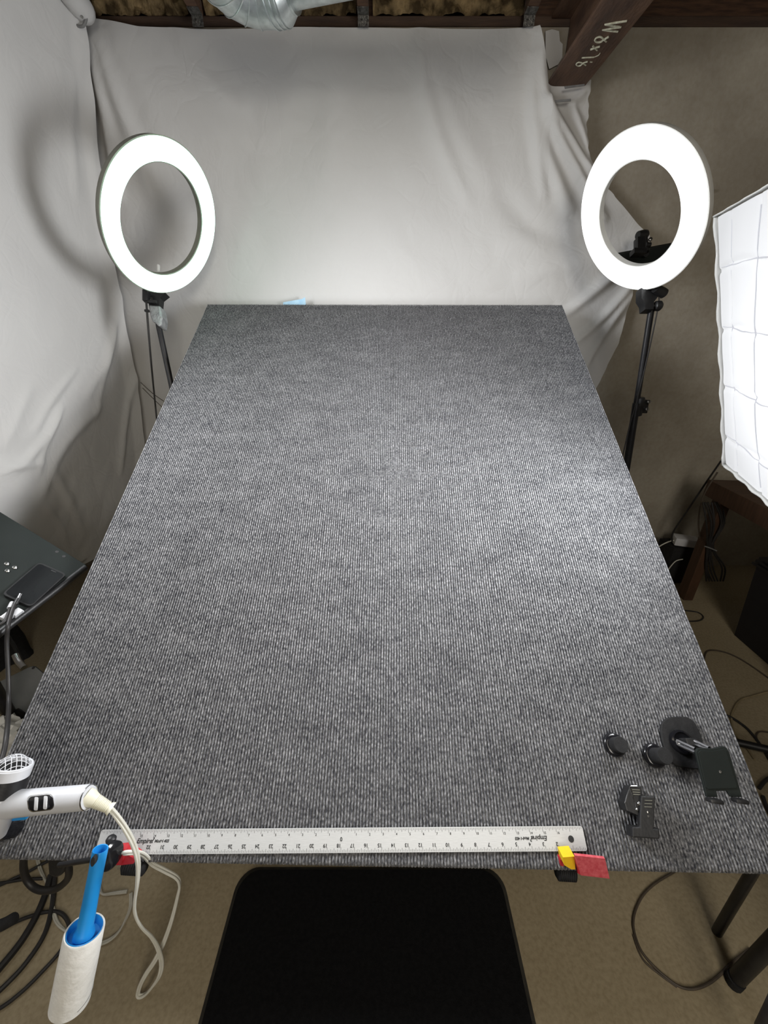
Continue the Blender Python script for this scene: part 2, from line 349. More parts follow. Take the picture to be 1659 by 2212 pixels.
ch([(915, 440), (890, 452), (868, 470)])
ch([(694, 592), (750, 570), (806, 556)]); ch([(724, 550), (750, 575), (775, 600)])
ch([(590, 690), (660, 686), (735, 683)], .002); ch([(735, 683), (790, 660), (808, 634)], .0013)
ch([(660, 735), (610, 752), (575, 782), (540, 785), (524, 765), (552, 744), (598, 752), (640, 780)], .0022)
ch([(690, 740), (715, 742)], .0013)
mk.obj('chalk_writing', 'chalk', beam)

duct = thing('round_duct', 'galvanised round duct with an elbow hanging from the ceiling above the backdrop', 'duct', at(540, 20, 1.12))
RD = .080
zc = 2.075 + RD
d1 = V((.03, 1, -.06)).normalized(); d2 = V((.95, -.26, -.02)).normalized(); Rb = .092
P0 = V((-.432, 1.475, zc))
MB().tube([P0 - d1 * 2.4, P0 - d1 * 1.0, P0], RD, 40, 0, cap=False).obj('straight_pipe', 'galv', duct)
cdir = (d2 - d1 * d2.dot(d1)).normalized(); th_ = d1.angle(d2)
def arc(f): a = th_ * f; return P0 + (d1 * math.sin(a) + cdir * (1 - math.cos(a))) * Rb, (d1 * math.cos(a) + cdir * math.sin(a)).normalized()
def ringpts(c, ax, r, n=40):
    w = V(ax).cross(Z3).normalized(); u = w.cross(V(ax)).normalized(); return [c + (u * math.cos(2 * PI * k / n) + w * math.sin(2 * PI * k / n)) * r for k in range(n)]
m = MB(); sm_ = MB()
for i in range(5):
    c0, t0 = arc(i / 5); c1, t1 = arc((i + 1) / 5)
    m.add(ringpts(c0, t0, RD) + ringpts(c1, t1, RD), [[k, (k + 1) % 40, 40 + (k + 1) % 40, 40 + k] for k in range(40)])
    sm_.tube(ringpts(c0, t0, RD + .0008), .0017, 6, 0, closed=True)
m.obj('elbow', 'galv', duct, smooth=12)
ec, et = arc(1.0)
for o_ in (.004, .020, .034): sm_.tube(ringpts(ec + et * o_, et, RD + .001), .0022, 6, 0, closed=True)
sm_.obj('seam', 'galv', duct)
R2 = .058
MB().lathe(ec, et, [(0, RD), (.040, RD), (.062, R2 + .004), (.070, R2 + .004)], 40).obj('collar', 'galv', duct, smooth=20)
MB().tube([ec + et * .055 + V((0, 0, .006)), ec + et * .055 + V((0, 0, .006)) + d2 * .75], R2, 40, 0, cap=False).obj('branch_pipe', 'galv', duct)

# ------------------------------------------------------------------ white backdrop sheets
def interp(tab, y):
    if y <= tab[0][0]: return tab[0][1]
    for (a, b), (c, d) in zip(tab, tab[1:]):
        if y <= c: return b + (d - b) * (y - a) / (c - a)
    return tab[-1][1]
def fold_fn(folds, conv):
    segs = []
    for pts, wdt, amp in folds:
        w = [conv(*p) for p in pts]
        segs.append((cat([V((a, b, 0)) for a, b in w], 5), wdt, amp))
    def f(x, z):
        s = 0
        for P, wdt, amp in segs:
            best = 9; n = len(P) - 1
            for i in range(n):
                a, b = P[i], P[i + 1]; d = V((b.x - a.x, b.y - a.y)); L2 = d.length_squared or 1e-9
                raw = ((x - a.x) * d.x + (z - a.y) * d.y) / L2; t = min(1, max(0, raw))
                dd = math.hypot(x - a.x - d.x * t, z - a.y - d.y * t)
                if dd < best: best = dd; bt = (i + t) / n
            if best < 3 * wdt:
                s += amp * math.exp(-(best / wdt) ** 2) * (math.sin(PI * (.12 + .76 * bt)) ** .7)
        return s
    return f
def wxz(px, py): p = onwall(px, py); return p.x, p.z
bf = [([(905, 62), (915, 180), (950, 300), (1010, 430)],   .03, .014), ([(930, 90), (975, 250), (1060, 400)], .05, .012),
      ([(1172, 70), (1172, 190), (1195, 280), (1250, 380), (1300, 470)], .022, .034), ([(1183, 225), (1235, 310), (1290, 400)], .016, .030),
      ([(1165, 230), (1180, 330), (1230, 450)], .026, .024), ([(1155, 120), (1150, 260), (1175, 420)], .02, .018),
      ([(1240, 235), (1262, 300), (1275, 360)], .014, .016), ([(1185, 215), (1230, 225), (1270, 190)], .012, .012),
      ([(200, 70), (260, 230), (330, 420)], .03, .02), ([(190, 90), (225, 250), (255, 420)], .02, .022), ([(240, 70), (330, 260), (430, 420)], .05, .008),
      ([(1395, 520), (1320, 600), (1210, 690)], .022, .022), ([(1385, 590), (1310, 680), (1220, 760)], .018, .022), ([(1365, 640), (1300, 730), (1245, 830)], .018, .020),
      ([(1400, 510), (1290, 560), (1130, 590)], .04, .012), ([(1350, 460), (1250, 500), (1100, 530)], .05, .012), ([(1090, 420), (1170, 500), (1290, 520)], .04, -.016),
      ([(420, 150), (470, 220), (520, 290)], .03, .006), ([(700, 60), (720, 200), (700, 400)], .06, .008), ([(380, 60), (420, 140), (520, 230)], .03, .007)]
BFOLD = fold_fn(bf, wxz)
def back_pt(px, py):
    p = onwall(px, py); x, z = p.x, p.z
    d = BFOLD(x, z) + .010 * noise.noise(V((x * 2.3, z * 2.0, 1))) + .0035 * noise.noise(V((x * 8 + z * 4, z * 6, 4)))
    # fine creases that run in slanted bundles
    d += .0016 * noise.noise(V((x * 26 + z * 15, z * 7, 9))) * max(0, noise.noise(V((x * 3, z * 3, 20))) + .25)
    return V((x, 1.962 - max(-.03, d), z))
topx = [(120, 50), (172, 44), (192, 36), (240, 44), (300, 55), (400, 58), (520, 58), (640, 55), (690, 58), (790, 56), (900, 58), (1100, 58), (1166, 55)]
Ltab = [(40, 160), (300, 165), (600, 195), (900, 215), (1250, 215)]
Ntab = [(40, 1164), (178, 1181), (240, 1183), (1250, 1183)]
Rtab = [(168, 1277), (230, 1272), (300, 1267), (345, 1272), (365, 1286), (405, 1312), (430, 1334), (470, 1366), (508, 1402), (530, 1402), (570, 1390), (628, 1368), (740, 1340), (835, 1292), (920, 1250), (1000, 1215)]
def b1(u, v):
    px0 = 165 + (1165 - 165) * u; t = interp(topx, px0); py = t + (1230 - t) * v
    a, b = interp(Ltab, py), interp(Ntab, py); return back_pt(a + (b - a) * u, py)
def b2(u, v):
    px0 = 1181 + 96 * u; t = 183 - 12 * u; py = t + (1000 - t) * v
    a, b = interp(Ntab, py), interp(Rtab, py) + (1.5 * math.sin(py * .11) + 1.2 * math.sin(py * .23)) * (1 if py < 420 else .25)
    return back_pt(a + (b - a) * u, py)
m = MB().grid(b1, 190, 210).grid(b2, 40, 160)
back = m.obj('backdrop_sheet', 'cloth', smooth=0, recalc=False)
for p_ in back.data.polygons: p_.use_smooth = True
tag(back, 'white cotton sheet pinned along the back wall behind the table', 'backdrop')
# sheet on the left
Etab = [(55, 183), (150, 188), (260, 205), (400, 226), (560, 248), (650, 263), (740, 279), (820, 291), (880, 302), (950, 310), (1080, 322), (1260, 330)]
edge = []
for py in range(50, 1261, 10):
    p = onwall(interp(Etab, py), py, 1.90); edge.append((-p.z, p.x))
def lyz(px, py):
    xs = -1.14
    for _ in range(8):
        r = ray(px, py); t = (xs - EYE.x) / r.x; w = EYE + r * t; xs = interp(edge, -w.z) - .02
    return w.y, w.z
lf = [([(150, 70), (120, 200), (130, 330)], .05, .02), ([(175, 90), (150, 260), (170, 420)], .03, .022), ([(190, 120), (190, 300), (215, 470)], .02, .018),
      ([(250, 640), (235, 760), (190, 850)], .02, .02), ([(245, 700), (225, 800), (205, 900)], .016, .016), ([(285, 800), (270, 900), (260, 1020)], .02, .022),
      ([(160, 800), (110, 860), (70, 930)], .014, .014), ([(120, 900), (60, 990), (0, 1020)], .016, .018), ([(90, 1000), (40, 1010), (0, 1000)], .012, .012),
      ([(215, 880), (140, 960), (90, 1070)], .02, .018), ([(110, 1010), (150, 1080), (180, 1150)], .02, .014), ([(60, 840), (30, 900), (5, 960)], .02, .012),
      ([(95, 1090), (130, 1130), (150, 1180)], .012, .012), ([(130, 880), (95, 960), (85, 1020)], .012, .014)]
LFOLD = fold_fn(lf, lyz)
def left_pt(u, v):
    z = 2.262 - (2.262 - .35) * v
    y = 1.90 - 1.75 * u
    x = interp(edge, -z) - .02
    c = min(1.0, u / .03)
    x += .02 * (1 - c)                                            # the free edge curls in
    low = max(0, min(1, (1.2 - z) / .9))
    d = .55 * LFOLD(y, z) + .018 * noise.noise(V((y * 1.8, z * 1.5, 31))) + (.003 + .004 * low) * noise.noise(V((y * 6 + z * 4, z * 5, 37)))
    d += (.001 + .0022 * low) * noise.noise(V((y * 15 - z * 9, z * 12, 44)))
    return V((x + d, y + .012 * noise.noise(V((z * 5, 3, 1))) * (1 - c), z + (.02 * noise.noise(V((y * 4, 7, 1))) if v > .99 else 0)))
m = MB().grid(left_pt, 190, 210)
hx = interp(edge, -2.262) + .01
m.tube([V((hx, 1.90, 2.275)), V((hx + .01, 1.6, 2.285)), V((hx + .005, 1.1, 2.28)), V((hx + .01, .15, 2.285))], lambda t: .034 + .004 * math.sin(t * 23), 16, 10)
left = m.obj('backdrop_sheet', 'cloth', smooth=0, recalc=False)
for p_ in left.data.polygons: p_.use_smooth = True
tag(left, 'white cotton sheet hanging along the left side of the table from a rolled top', 'backdrop')
# knot where the two sheets are tied
k = at(182, 46, 1.37)
kn = thing('cord_knot', 'grey knotted cord tying the sheets together in the top left corner', 'knot', k)
m = MB(); cxk = onwall(182, 48, 1.90)
m.tube([cxk + V((.03 * math.cos(a) * (1 + .2 * math.sin(3 * a)), -.03, .026 * math.sin(a))) for a in [i * .7 for i in range(10)]], .0045, 6, 4)
m.obj('cord', 'tape', kn)
MB().lathe(cxk + V((.022, -.045, -.012)), (-.2, -1, -.1), [(0, .004), (.004, .004), (.006, .002)], 12).obj('pin', 'steel', kn)
# grey tape strips under the beam, the torn paper and the blue tape
def strip(pxs, y, name, mat, lab, c, th=.002):
    pts = [onwall(a, b, y) for a, b in pxs]; return tag(MB().prism(pts, V((0, -th, 0))).obj(name, mat, smooth=0), lab, c)
strip([(1219, 187), (1262, 182), (1263, 186), (1220, 192)], 1.925, 'tape_strip', 'tape', 'upper grey tape strip on the white sheet just under the steel beam', 'tape')
strip([(1194, 217), (1233, 214), (1233, 219), (1195, 222)], 1.915, 'tape_strip', 'tape', 'lower grey tape strip on the white sheet below the steel beam', 'tape')
strip([(1178, 68), (1192, 64), (1207, 68), (1209, 90), (1215, 96), (1214, 125), (1205, 140), (1186, 150), (1178, 120)], 1.993, 'paper_scrap', 'cloth', 'torn pale scrap beside the end of the steel beam', 'scrap')
strip([(612, 653), (652, 646), (659, 642), (661, 659), (612, 659)], 1.925, 'tape_strip', 'blue_tape', 'pale blue tape on the white sheet at the back edge of the carpet', 'tape')

# ------------------------------------------------------------------ table and carpet
table = thing('sloped_table', 'large work table under the grey carpet, sloping up to the back on black tube legs', 'table', TM)
MB().box(T(0, CL / 2 + .004, -.031), (CA, CB, CN), (CW / 2 - .012, CL / 2 - .012, .018), .003).obj('table_top', 'under', table, smooth=0)
def leg(top, foot, r=.0100):
    MB().tube([top, foot], r, 14, 0).obj('leg', 'black_metal', table)
fr = onfloor(1548, 2014); leg(T(.770, .022, -.045), fr + V((0, 0, .002)))
leg(T(-.70, .42, -.05), V((-.70, .74, .002))); 
leg(T(.70, 1.74, -.05), V((.69, 1.80, .002))); leg(T(-.70, 1.74, -.05), V((-.71, 1.80, .002)))
MB().tube([T(.70, .05, -.058), T(.70, 1.76, -.058)], .012, 12, 0).tube([T(-.70, .05, -.058), T(-.70, 1.76, -.058)], .012, 12, 0).tube([T(-.70, .06, -.058), T(.70, .06, -.058)], .012, 12, 0).obj('under_frame', 'black_metal', table)

import numpy as np
NR, PER, ROWS = 250, 6, 420
a = np.linspace(-CW / 2, CW / 2, NR * PER + 1)
ph = np.linspace(0, NR, NR * PER + 1)
prof = np.abs(np.sin(np.pi * ph)) ** .62 * .0068 - .0068
sl = np.concatenate([np.linspace(0, .016, 9)[:-1], np.linspace(.016, CL + .012, ROWS)])   # arc length from the hanging front lip
rng = np.random.default_rng(3)
bb_, cc_ = [], []
rad = .010; arc = rad * 1.25
for s_ in sl:
    t = s_
    if t < arc: th = (arc - t) / rad; bb_.append(-rad * math.sin(th) + 0.0); cc_.append(-rad * (1 - math.cos(th)))
    else: bb_.append(t - arc); cc_.append(0.0)
bb_ = np.array(bb_); cc_ = np.array(cc_)
A, B = np.meshgrid(a, bb_); 
C = np.tile(prof, (len(bb_), 1)) + cc_[:, None]
wob = np.array([[noise.noise(V((aa * 30, q_ * 14, 5))) for aa in np.linspace(-1, 1, 60)] for q_ in bb_])
wob = np.stack([np.interp(np.linspace(0, 59, len(a)), np.arange(60), r_) for r_ in wob])
A = A + wob * .0012
C = C + wob * .0012
# uneven cut edges
eg = np.array([noise.noise(V((q_ * 9, 0, 2))) * .003 + noise.noise(V((q_ * 60, 0, 3))) * .0012 for q_ in bb_])
A[:, 0] += eg; A[:, -1] += eg[::-1]
fe = np.array([noise.noise(V((q_ * 120, 0, 7))) * .0022 for q_ in a]); C[0] += fe; C[1] += fe * .5
top = np.stack([A, B, C], -1).reshape(-1, 3)
nc = len(a); nr = len(bb_)
# underside as one coarse skirt so the carpet has thickness
idx = np.arange(nr * nc).reshape(nr, nc)
quads = np.stack([idx[:-1, :-1], idx[:-1, 1:], idx[1:, 1:], idx[1:, :-1]], -1).reshape(-1, 4)
TH = .0105
per = np.concatenate([idx[0, :], idx[1:, -1], idx[-1, -2::-1], idx[-2:0:-1, 0]])
skv = top[per].copy(); skv[:, 2] = np.where(skv[:, 1] < .0, skv[:, 2] - .006, -TH); skv[:, 1] = np.where(skv[:, 1] < 0, skv[:, 1] + .004, skv[:, 1])
k0 = len(top); np_ = len(per)
skq = np.stack([per, k0 + np.arange(np_), k0 + (np.arange(np_) + 1) % np_, np.roll(per, -1)], -1)
vv = np.concatenate([top, skv]); ff = np.concatenate([quads, skq])
me = bpy.data.meshes.new('carpet'); me.from_pydata(vv.tolist(), [], ff.tolist())
for p_ in me.polygons: p_.use_smooth = True
me.materials.append(M['carpet'])
carpet = bpy.data.objects.new('carpet', me); COL.objects.link(carpet); carpet.matrix_world = TM
tag(carpet, 'large heathered grey ribbed carpet covering the sloping table', 'carpet')

# ------------------------------------------------------------------ ring lights
def ring_light(label, c, n, ro, ri, emis, hous, group, depth=.032):
    c = V(c); n = V(n).normalized(); root = thing('ring_light', label, 'lamp', V((c.x, c.y, 0)), group)
    mid = (ro + ri) / 2; hw = (ro - ri) / 2
    prof = [(0.0, ro), (.006, ro - .004), (.011, ro - .016), (.013, mid), (.011, ri + .016), (.006, ri + .004), (0.0, ri)]
    MB().lathe(c - n * .006, n, prof + [(-.002, ri + .002), (-.002, ro - .002)], 96, Z3, closed=True).obj('diffuser', emis, root)
    prof = [(-.002, ro + .003), (-.002, ro - .003), (-.006, ro - .004), (-.006, ri + .004), (-.002, ri + .003), (-.002, ri - .003), (-depth * .7, ri - .001), (-depth, ri + .012), (-depth, ro - .014), (-depth * .7, ro - .002)]
    MB().lathe(c - n * .006, n, prof, 96, Z3, closed=True).obj('housing', hous, root)
    return root
nL = V((.840, -.3055, -.448)); cL = V((-.751, 1.6166, 1.6158))
rl = ring_light('ring light glowing greenish white on a taped pole, left of the carpet', cL, nL, .2285, .1675, 'ring_left', 'olive', 'ring lights on stands')
def upv(n): n = n.normalized(); return (Z3 - n * n.z).normalized()
uL = upv(nL); botL = cL - uL * .2285 - nL * .02
poleL = V((-.8765, 1.66, 0))
top = at(338, 668, 1.50)
MB().tube([V((poleL.x, 1.66, .50)), at(343, 705, 1.4955), at(341, 690, 1.498)], .0105, 14, 0).obj('pole', 'black_metal', rl)
MB().tube([V((poleL.x, 1.66, .62)), V((poleL.x, 1.66, .12))], .0135, 14, 0).obj('lower_pole', 'black_metal', rl)
m = MB(); b0 = botL + uL * .012
m.prism([at(x, y, 1.49) for x, y in ((318, 629), (358, 633), (345, 643), (343, 664), (322, 664), (321, 655), (331, 650), (330, 642), (318, 640))], FW * .03)
m.obj('bracket', 'black', rl)
m = MB().box(at(316, 640, 1.47), (RT, UP, FW), (.009, .022, .012), .003).tube([at(312, 650, 1.47), at(338, 652, 1.47)], .006, 8, 0).tube([at(313, 671, 1.47), at(322, 672, 1.47)], .005, 8, 0)
m.obj('cable_plug', 'black', rl)
m = MB()
pl_ = [(320, 658), (345, 660), (350, 684), (348, 703), (342, 705), (335, 697), (328, 694), (324, 684)]
m.prism([at(x, y, 1.472) for x, y in pl_], FW * .045)
bmx = m.obj('tape_wrap', 'duct_tape', rl, smooth=0)
bv = bmx.modifiers.new('bevel', 'BEVEL'); bv.width = .006; bv.segments = 2
m = MB().box(at(341, 592, 1.462), (RT, UP, FW), (.016, .005, .012), .003).tube([at(342, 590, 1.462), at(342, 573, 1.462)], .006, 10, 0)
m.obj('mount_screw', 'white_housing', rl)
MB().tube([at(316, 650, 1.47), at(318, 680, 1.475), at(322, 730, 1.50), at(328, 800, 1.56), at(335, 870, 1.62), at(341, 930, 1.66), at(348, 1000, 1.72)], lambda t: .0042 - .0012 * t, 8, 5).obj('power_cable', 'black_cord', rl)
MB().tube([at(304, 826, 1.80), at(330, 850, 1.78), at(362, 872, 1.76)], .0016, 6, 3).tube([at(308, 838, 1.80), at(332, 862, 1.78), at(356, 885, 1.76)], .0016, 6, 3).obj('thin_wire', 'brown_cord', rl)
for k in range(3):
    d = V((math.cos(.6 + k * 2.094), math.sin(.6 + k * 2.094), 0)); ft = V((poleL.x, 1.66, .008)) + d * (.16 if k < 2 else .22)
    MB().tube([V((poleL.x, 1.66, .48)) + d * .012, ft], .008, 10, 0).obj('leg', 'black_metal', rl)

nR = V((-.832, -.2467, -.497)); cR = V((.8123, 1.5265, 1.6098))
rr_ = ring_light('ring light glowing pure white in front of the bare concrete, right of the carpet', cR, nR, .2285, .1525, 'ring_right', 'white_housing', 'ring lights on stands')
pt, pb = at(1409, 655, 1.378), at(1357, 985, 1.604)
pdir = (pb - pt).normalized(); pf = pt + pdir * ((.42 - pt.z) / pdir.z); pg = pt + pdir * ((.10 - pt.z) / pdir.z)
MB().tube([pt, pt + pdir * .36], .0105, 14, 0).obj('pole', 'black_metal', rr_)
MB().tube([pt + pdir * .35, pg], .0138, 14, 0).obj('lower_pole', 'black_metal', rr_)
pc = at(1379, 878, 1.527)
MB().lathe(pc - pdir * .035, pdir, [(0, .016), (.004, .019), (.03, .019), (.034, .017), (.07, .017), (.072, .014)], 20).box(pc + RT * .02, (RT, pdir, RT.cross(pdir)), (.016, .026, .007), .003).obj('clamp_collar', 'black', rr_)
MB().lathe(pc + RT * .03 - pdir * .014 - FW * .004, -FW, [(0, .007), (.012, .007), (.013, .005)], 14).lathe(pc + RT * .028 + pdir * .014 - FW * .004, -FW, [(0, .007), (.012, .007), (.013, .005)], 14).obj('bolt', 'steel', rr_)
MB().lathe(pt + pdir * .006, pdir, [(0, .0125), (.004, .0125)], 18).obj('trim_ring', 'chrome', rr_)
h = at(1404, 640, 1.372)
m = MB().prism([at(x, y, 1.36) for x, y in ((1386, 620), (1425, 626), (1422, 640), (1413, 652), (1412, 668), (1394, 668), (1393, 655), (1386, 644))], FW * .032)
m.lathe(at(1424, 634, 1.365) - FW * .01, (.5, .1, -.2), [(-.03, .014), (.0, .016), (.014, .016), (.018, .012)], 18)
m.obj('tilt_head', 'black', rr_)
m = MB().tube([at(1404, 662, 1.374), at(1418, 660, 1.37)], .006, 10, 0)
kk = at(1421, 661, 1.37); m.lathe(kk, RT, [(-.014, .010), (-.010, .016), (.006, .017), (.012, .012)], 16)
m.obj('tilt_knob', 'black', rr_)
MB().tube([at(1424, 636, 1.362), at(1422, 660, 1.37), at(1410, 720, 1.40), at(1392, 800, 1.45), at(1374, 870, 1.505), at(1360, 920, 1.545), at(1345, 985, 1.59), at(1330, 1050, 1.65)], .0024, 8, 5).obj('power_cable', 'black_cord', rr_)
for k in range(3):
    d = V((math.cos(1.0 + k * 2.094), math.sin(1.0 + k * 2.094), 0)); c0 = V((pf.x, pf.y, .46))
    MB().tube([c0 + d * .014, V((pg.x, pg.y, .008)) + d * .22], .008, 10, 0).obj('leg', 'black_metal', rr_)
# equipment seen through the hole of the right ring
st = thing('clamp_mount', 'black ball-head clamp holding the corner of the sheet, seen through the right ring', 'clamp', at(1392, 560, 1.54))
m = MB()
def pan(u, v):
    px = 1328 + (1448 - 1328) * u; py = 552 - 22 * u + 42 * v
    return at(px, py, 1.575 - .05 * v + .01 * math.sin(PI * u))
m.grid(pan, 14, 8); m.obj('dark_panel', 'tray', st).modifiers.new('solid', 'SOLIDIFY').thickness = .01
m = MB().box(at(1381, 531, 1.50), (RT, UP, FW), (.015, .028, .014), .004).box(at(1378, 546, 1.49), (RT, UP, FW), (.024, .010, .016), .003)
m.obj('bracket', 'black', st)
m = MB().lathe(at(1391, 508, 1.52) - RT * .016, (1, .2, .1), [(-.012, .006), (-.010, .014), (.012, .018), (.026, .017), (.034, .010)], 18)
m.tube([at(1392, 512, 1.52), at(1396, 545, 1.52)], .011, 10, 0).lathe(at(1398, 529, 1.51), RT, [(-.006, .009), (.012, .009), (.014, .006)], 12)
m.obj('ball_head', 'black', st)
MB().lathe(at(1404, 518, 1.51), -FW, [(0, .007), (.006, .007), (.008, .004)], 12).obj('screw', 'steel', st)
ca_ = at(1396, 548, 1.53); MB().tube([ca_, V((ca_.x, 2.0, ca_.z))], .011, 10, 0).obj('wall_arm', 'black_metal', st)

# ------------------------------------------------------------------ softbox on the right
e2 = -ray(1188, 673).normalized(); r1_, r2_ = ray(1546, 471), ray(1564, 1002); ZS = 1.03
Tp, Bp = at(1546, 471, ZS * r2_.dot(e2) / r1_.dot(e2)), at(1564, 1002, ZS)
e1 = (Tp - Bp).normalized(); sh = (Tp - Bp).length; ns = e1.cross(e2).normalized()
print('SOFTBOX', Tp, Bp, e1, e2, sh)
if ns.x > 0: ns = -ns
SW = .50
sb = thing('softbox', 'large white glowing softbox at the right edge, beside the right ring light', 'softbox', frame(Bp, e2, ns))
M['softbox'] = emat('softbox_diffuser', (.97, .985, 1.0), SOFTBOX)
nt = M['softbox'].node_tree; b = nt.nodes['Principled BSDF']; b.inputs['Base Color'].default_value = (.30, .30, .31, 1)
tc = nt.nodes.new('ShaderNodeTexCoord'); vd = nt.nodes.new('ShaderNodeVectorMath'); vd.operation = 'DISTANCE'; nt.links.new(tc.outputs['Object'], vd.inputs[0])
vd.inputs[1].default_value = (SW * .55, -sh * .45 if e1.dot(ns.cross(e2)) < 0 else sh * .45, 0)
mr = nt.nodes.new('ShaderNodeMapRange'); mr.inputs[1].default_value = .05; mr.inputs[2].default_value = .38; mr.inputs[3].default_value = SOFTBOX * 1.5; mr.inputs[4].default_value = SOFTBOX * .75
nt.links.new(vd.outputs['Value'], mr.inputs[0]); nt.links.new(mr.outputs[0], b.inputs['Emission Strength'])   # the bulb behind the cloth makes its middle brightest
def face(u, v, off=0.0):
    s_ = u * SW; t_ = v * sh
    dep = -.004 + .012 * math.sin(PI * u) * math.sin(PI * v)
    for g in (.14, .40, .66, .9): dep -= .004 * math.exp(-((u - g) / .012) ** 2)
    for g in (.14, .37, .60, .82): dep -= .004 * math.exp(-((v - g - .015 * math.sin(u * 9 + g * 30)) / .010) ** 2)
    return Bp + e2 * s_ + e1 * t_ + ns * (dep + off + .002 * noise.noise(V((u * 6, v * 8, 3))))
MB().grid(face, 90, 120).obj('diffuser', M['softbox'], sb, recalc=False)
M['softbox_seam'] = emat('softbox_seam', (.90, .92, .98), .48)
M['softbox_seam'].node_tree.nodes['Principled BSDF'].inputs['Base Color'].default_value = (.16, .16, .18, 1)
for g, vert in ((.14, 1), (.42, 1), (.70, 1), (.14, 0), (.37, 0), (.60, 0), (.82, 0)):
    m = MB(); P = []
    for k in range(41):
        t_ = .03 + .94 * k / 40
        w_ = .012 * noise.noise(V((t_ * 3, g * 9, vert))) + .003 * noise.noise(V((t_ * 14, g * 9, 3 + vert)))
        P.append((g + w_, t_) if vert else (t_, g + w_))
    m.tube([face(a_, b_, .0006) for a_, b_ in P], lambda t, g=g: .0007 + .0007 * abs(math.sin(t * 9 + g * 20)), 6, 0)
    m.obj('seam', M['softbox_seam'], sb)
m = MB()
for (p0, p1) in ((V((0, 0)), V((1, 0))), (V((1, 0)), V((1, 1))), (V((1, 1)), V((0, 1))), (V((0, 1)), V((0, 0)))):
    def lip(u, v, p0=p0, p1=p1):
        q = p0 + (p1 - p0) * u; out = V((q.x - .5, q.y - .5)) * .012
        return Bp + e2 * (q.x * SW + out.x) + e1 * (q.y * sh + out.y) + ns * (-.016 + .018 * v + .002 * math.sin(u * 40))
    m.grid(lip, 30, 4)
lp = m.obj('fabric_lip', 'white_housing', sb); so = lp.modifiers.new('solid', 'SOLIDIFY'); so.thickness = .003
fc = Bp + e2 * SW / 2 + e1 * sh / 2
area('softbox_lamp', fc + ns * .03, fc + ns, .44, .58, 8.5, (.98, .99, 1.0))
area('softbox_lamp', fc + ns * .032, (-.40, .98, .88), .40, .54, 11.0, (.98, .99, 1.0)).data.spread = math.radians(130)
apex = Bp + e2 * SW / 2 + e1 * sh / 2 - ns * .34
m = MB(); cs = [Bp - ns * .03, Bp + e2 * SW - ns * .03, Bp + e2 * SW + e1 * sh - ns * .03, Bp + e1 * sh - ns * .03]
ap = [apex + (c_ - (Bp + e2 * SW / 2 + e1 * sh / 2)) * .16 for c_ in cs]
m.add(cs + ap, [[0, 1, 5, 4], [1, 2, 6, 5], [2, 3, 7, 6], [3, 0, 4, 7], [4, 5, 6, 7]]); m.obj('housing', 'black', sb, smooth=0)
sp = V((apex.x - ns.x * .06, apex.y - ns.y * .06, 0)); sp = V((1.50, .80, 0))
MB().tube([apex - ns * .02, V((1.50, .80, apex.z - .06)), V((1.50, .80, .12))], .013, 12, 0).obj('pole', 'black_metal', sb)
l0, l1 = onfloor(1600, 1607, .02), onfloor(1659, 1620, .03)
for tip in (l0 + (l0 - l1) * 1.2, V((1.75, 1.15, .012)), V((1.62, .42, .012))):
    MB().tube([V((1.50, .80, .06)) if tip.x > 1.3 else l1 + (l1 - l0) * 2.6, V((tip.x, tip.y, max(.012, tip.z)))], .012, 10, 0).obj('leg', 'black_metal', sb)

# ------------------------------------------------------------------ ruler with its printing
RC = [car(219, 1798, .003), car(1261, 1790, .003), car(1267, 1831, .003), car(207, 1839, .003)]
ry = ((RC[0] - RC[3]) + (RC[1] - RC[2])).normalized(); rx = ((RC[1] - RC[0]) + (RC[2] - RC[3])); rx = (rx - CN * rx.dot(CN)).normalized(); ry = CN.cross(rx)
rmid = car(737, 1815, .003); RH = .0362; RL_ = .9144
ro_ = rmid - rx * RL_ / 2 - ry * RH / 2
RMX = frame(ro_, rx, CN)
ruler = thing('steel_ruler', 'long silver metal ruler lying along the front edge of the carpet', 'ruler', RMX)
IN = .0254
def R3(x, y, z=0): return ro_ + rx * x + ry * y + CN * z
bm = MB()
def outline(th):
    r = .004; pts = []
    for cx, cy, a0 in ((RL_ - r, RH - r, 0), (r, RH - r, 90), (r, r, 180), (RL_ - r, r, 270)):
        for k in range(5): a_ = math.radians(a0 + 22.5 * k); pts.append(R3(cx + r * math.cos(a_), cy + r * math.sin(a_), th))
    return pts
bm.prism(outline(-.0016), CN * .0016)
bm.obj('blade', 'alu', ruler, smooth=0)
def disc(x, y, r, z0=.0003): 
    return MB().lathe(R3(x, y, z0 - .0004), CN, [(0, r), (.0004, r)], 24)
disc(RL_ - .026, RH * .48, .0052).obj('hang_hole', 'ink', ruler); disc(.024, RH * .50, .0052).obj('hang_hole', 'ink', ruler)
tk = MB()
for k in range(1, 36 * 8):
    x = k / 8 * IN; L_ = .0072 if k % 8 == 0 else (.0056 if k % 4 == 0 else (.0042 if k % 2 == 0 else .003))
    w = .00035
    if k % 8 != 0 or True:
        tk.add([R3(x - w, .001, .0002), R3(x + w, .001, .0002), R3(x + w, .001 + L_, .0002), R3(x - w, .001 + L_, .0002)], [[0, 1, 2, 3]])
        tk.add([R3(x - w, RH - .001, .0002), R3(x - w, RH - .001 - L_, .0002), R3(x + w, RH - .001 - L_, .0002), R3(x + w, RH - .001, .0002)], [[0, 1, 2, 3]])
tk.obj('tick_marks', 'ink_pale', ruler, smooth=0, recalc=False)
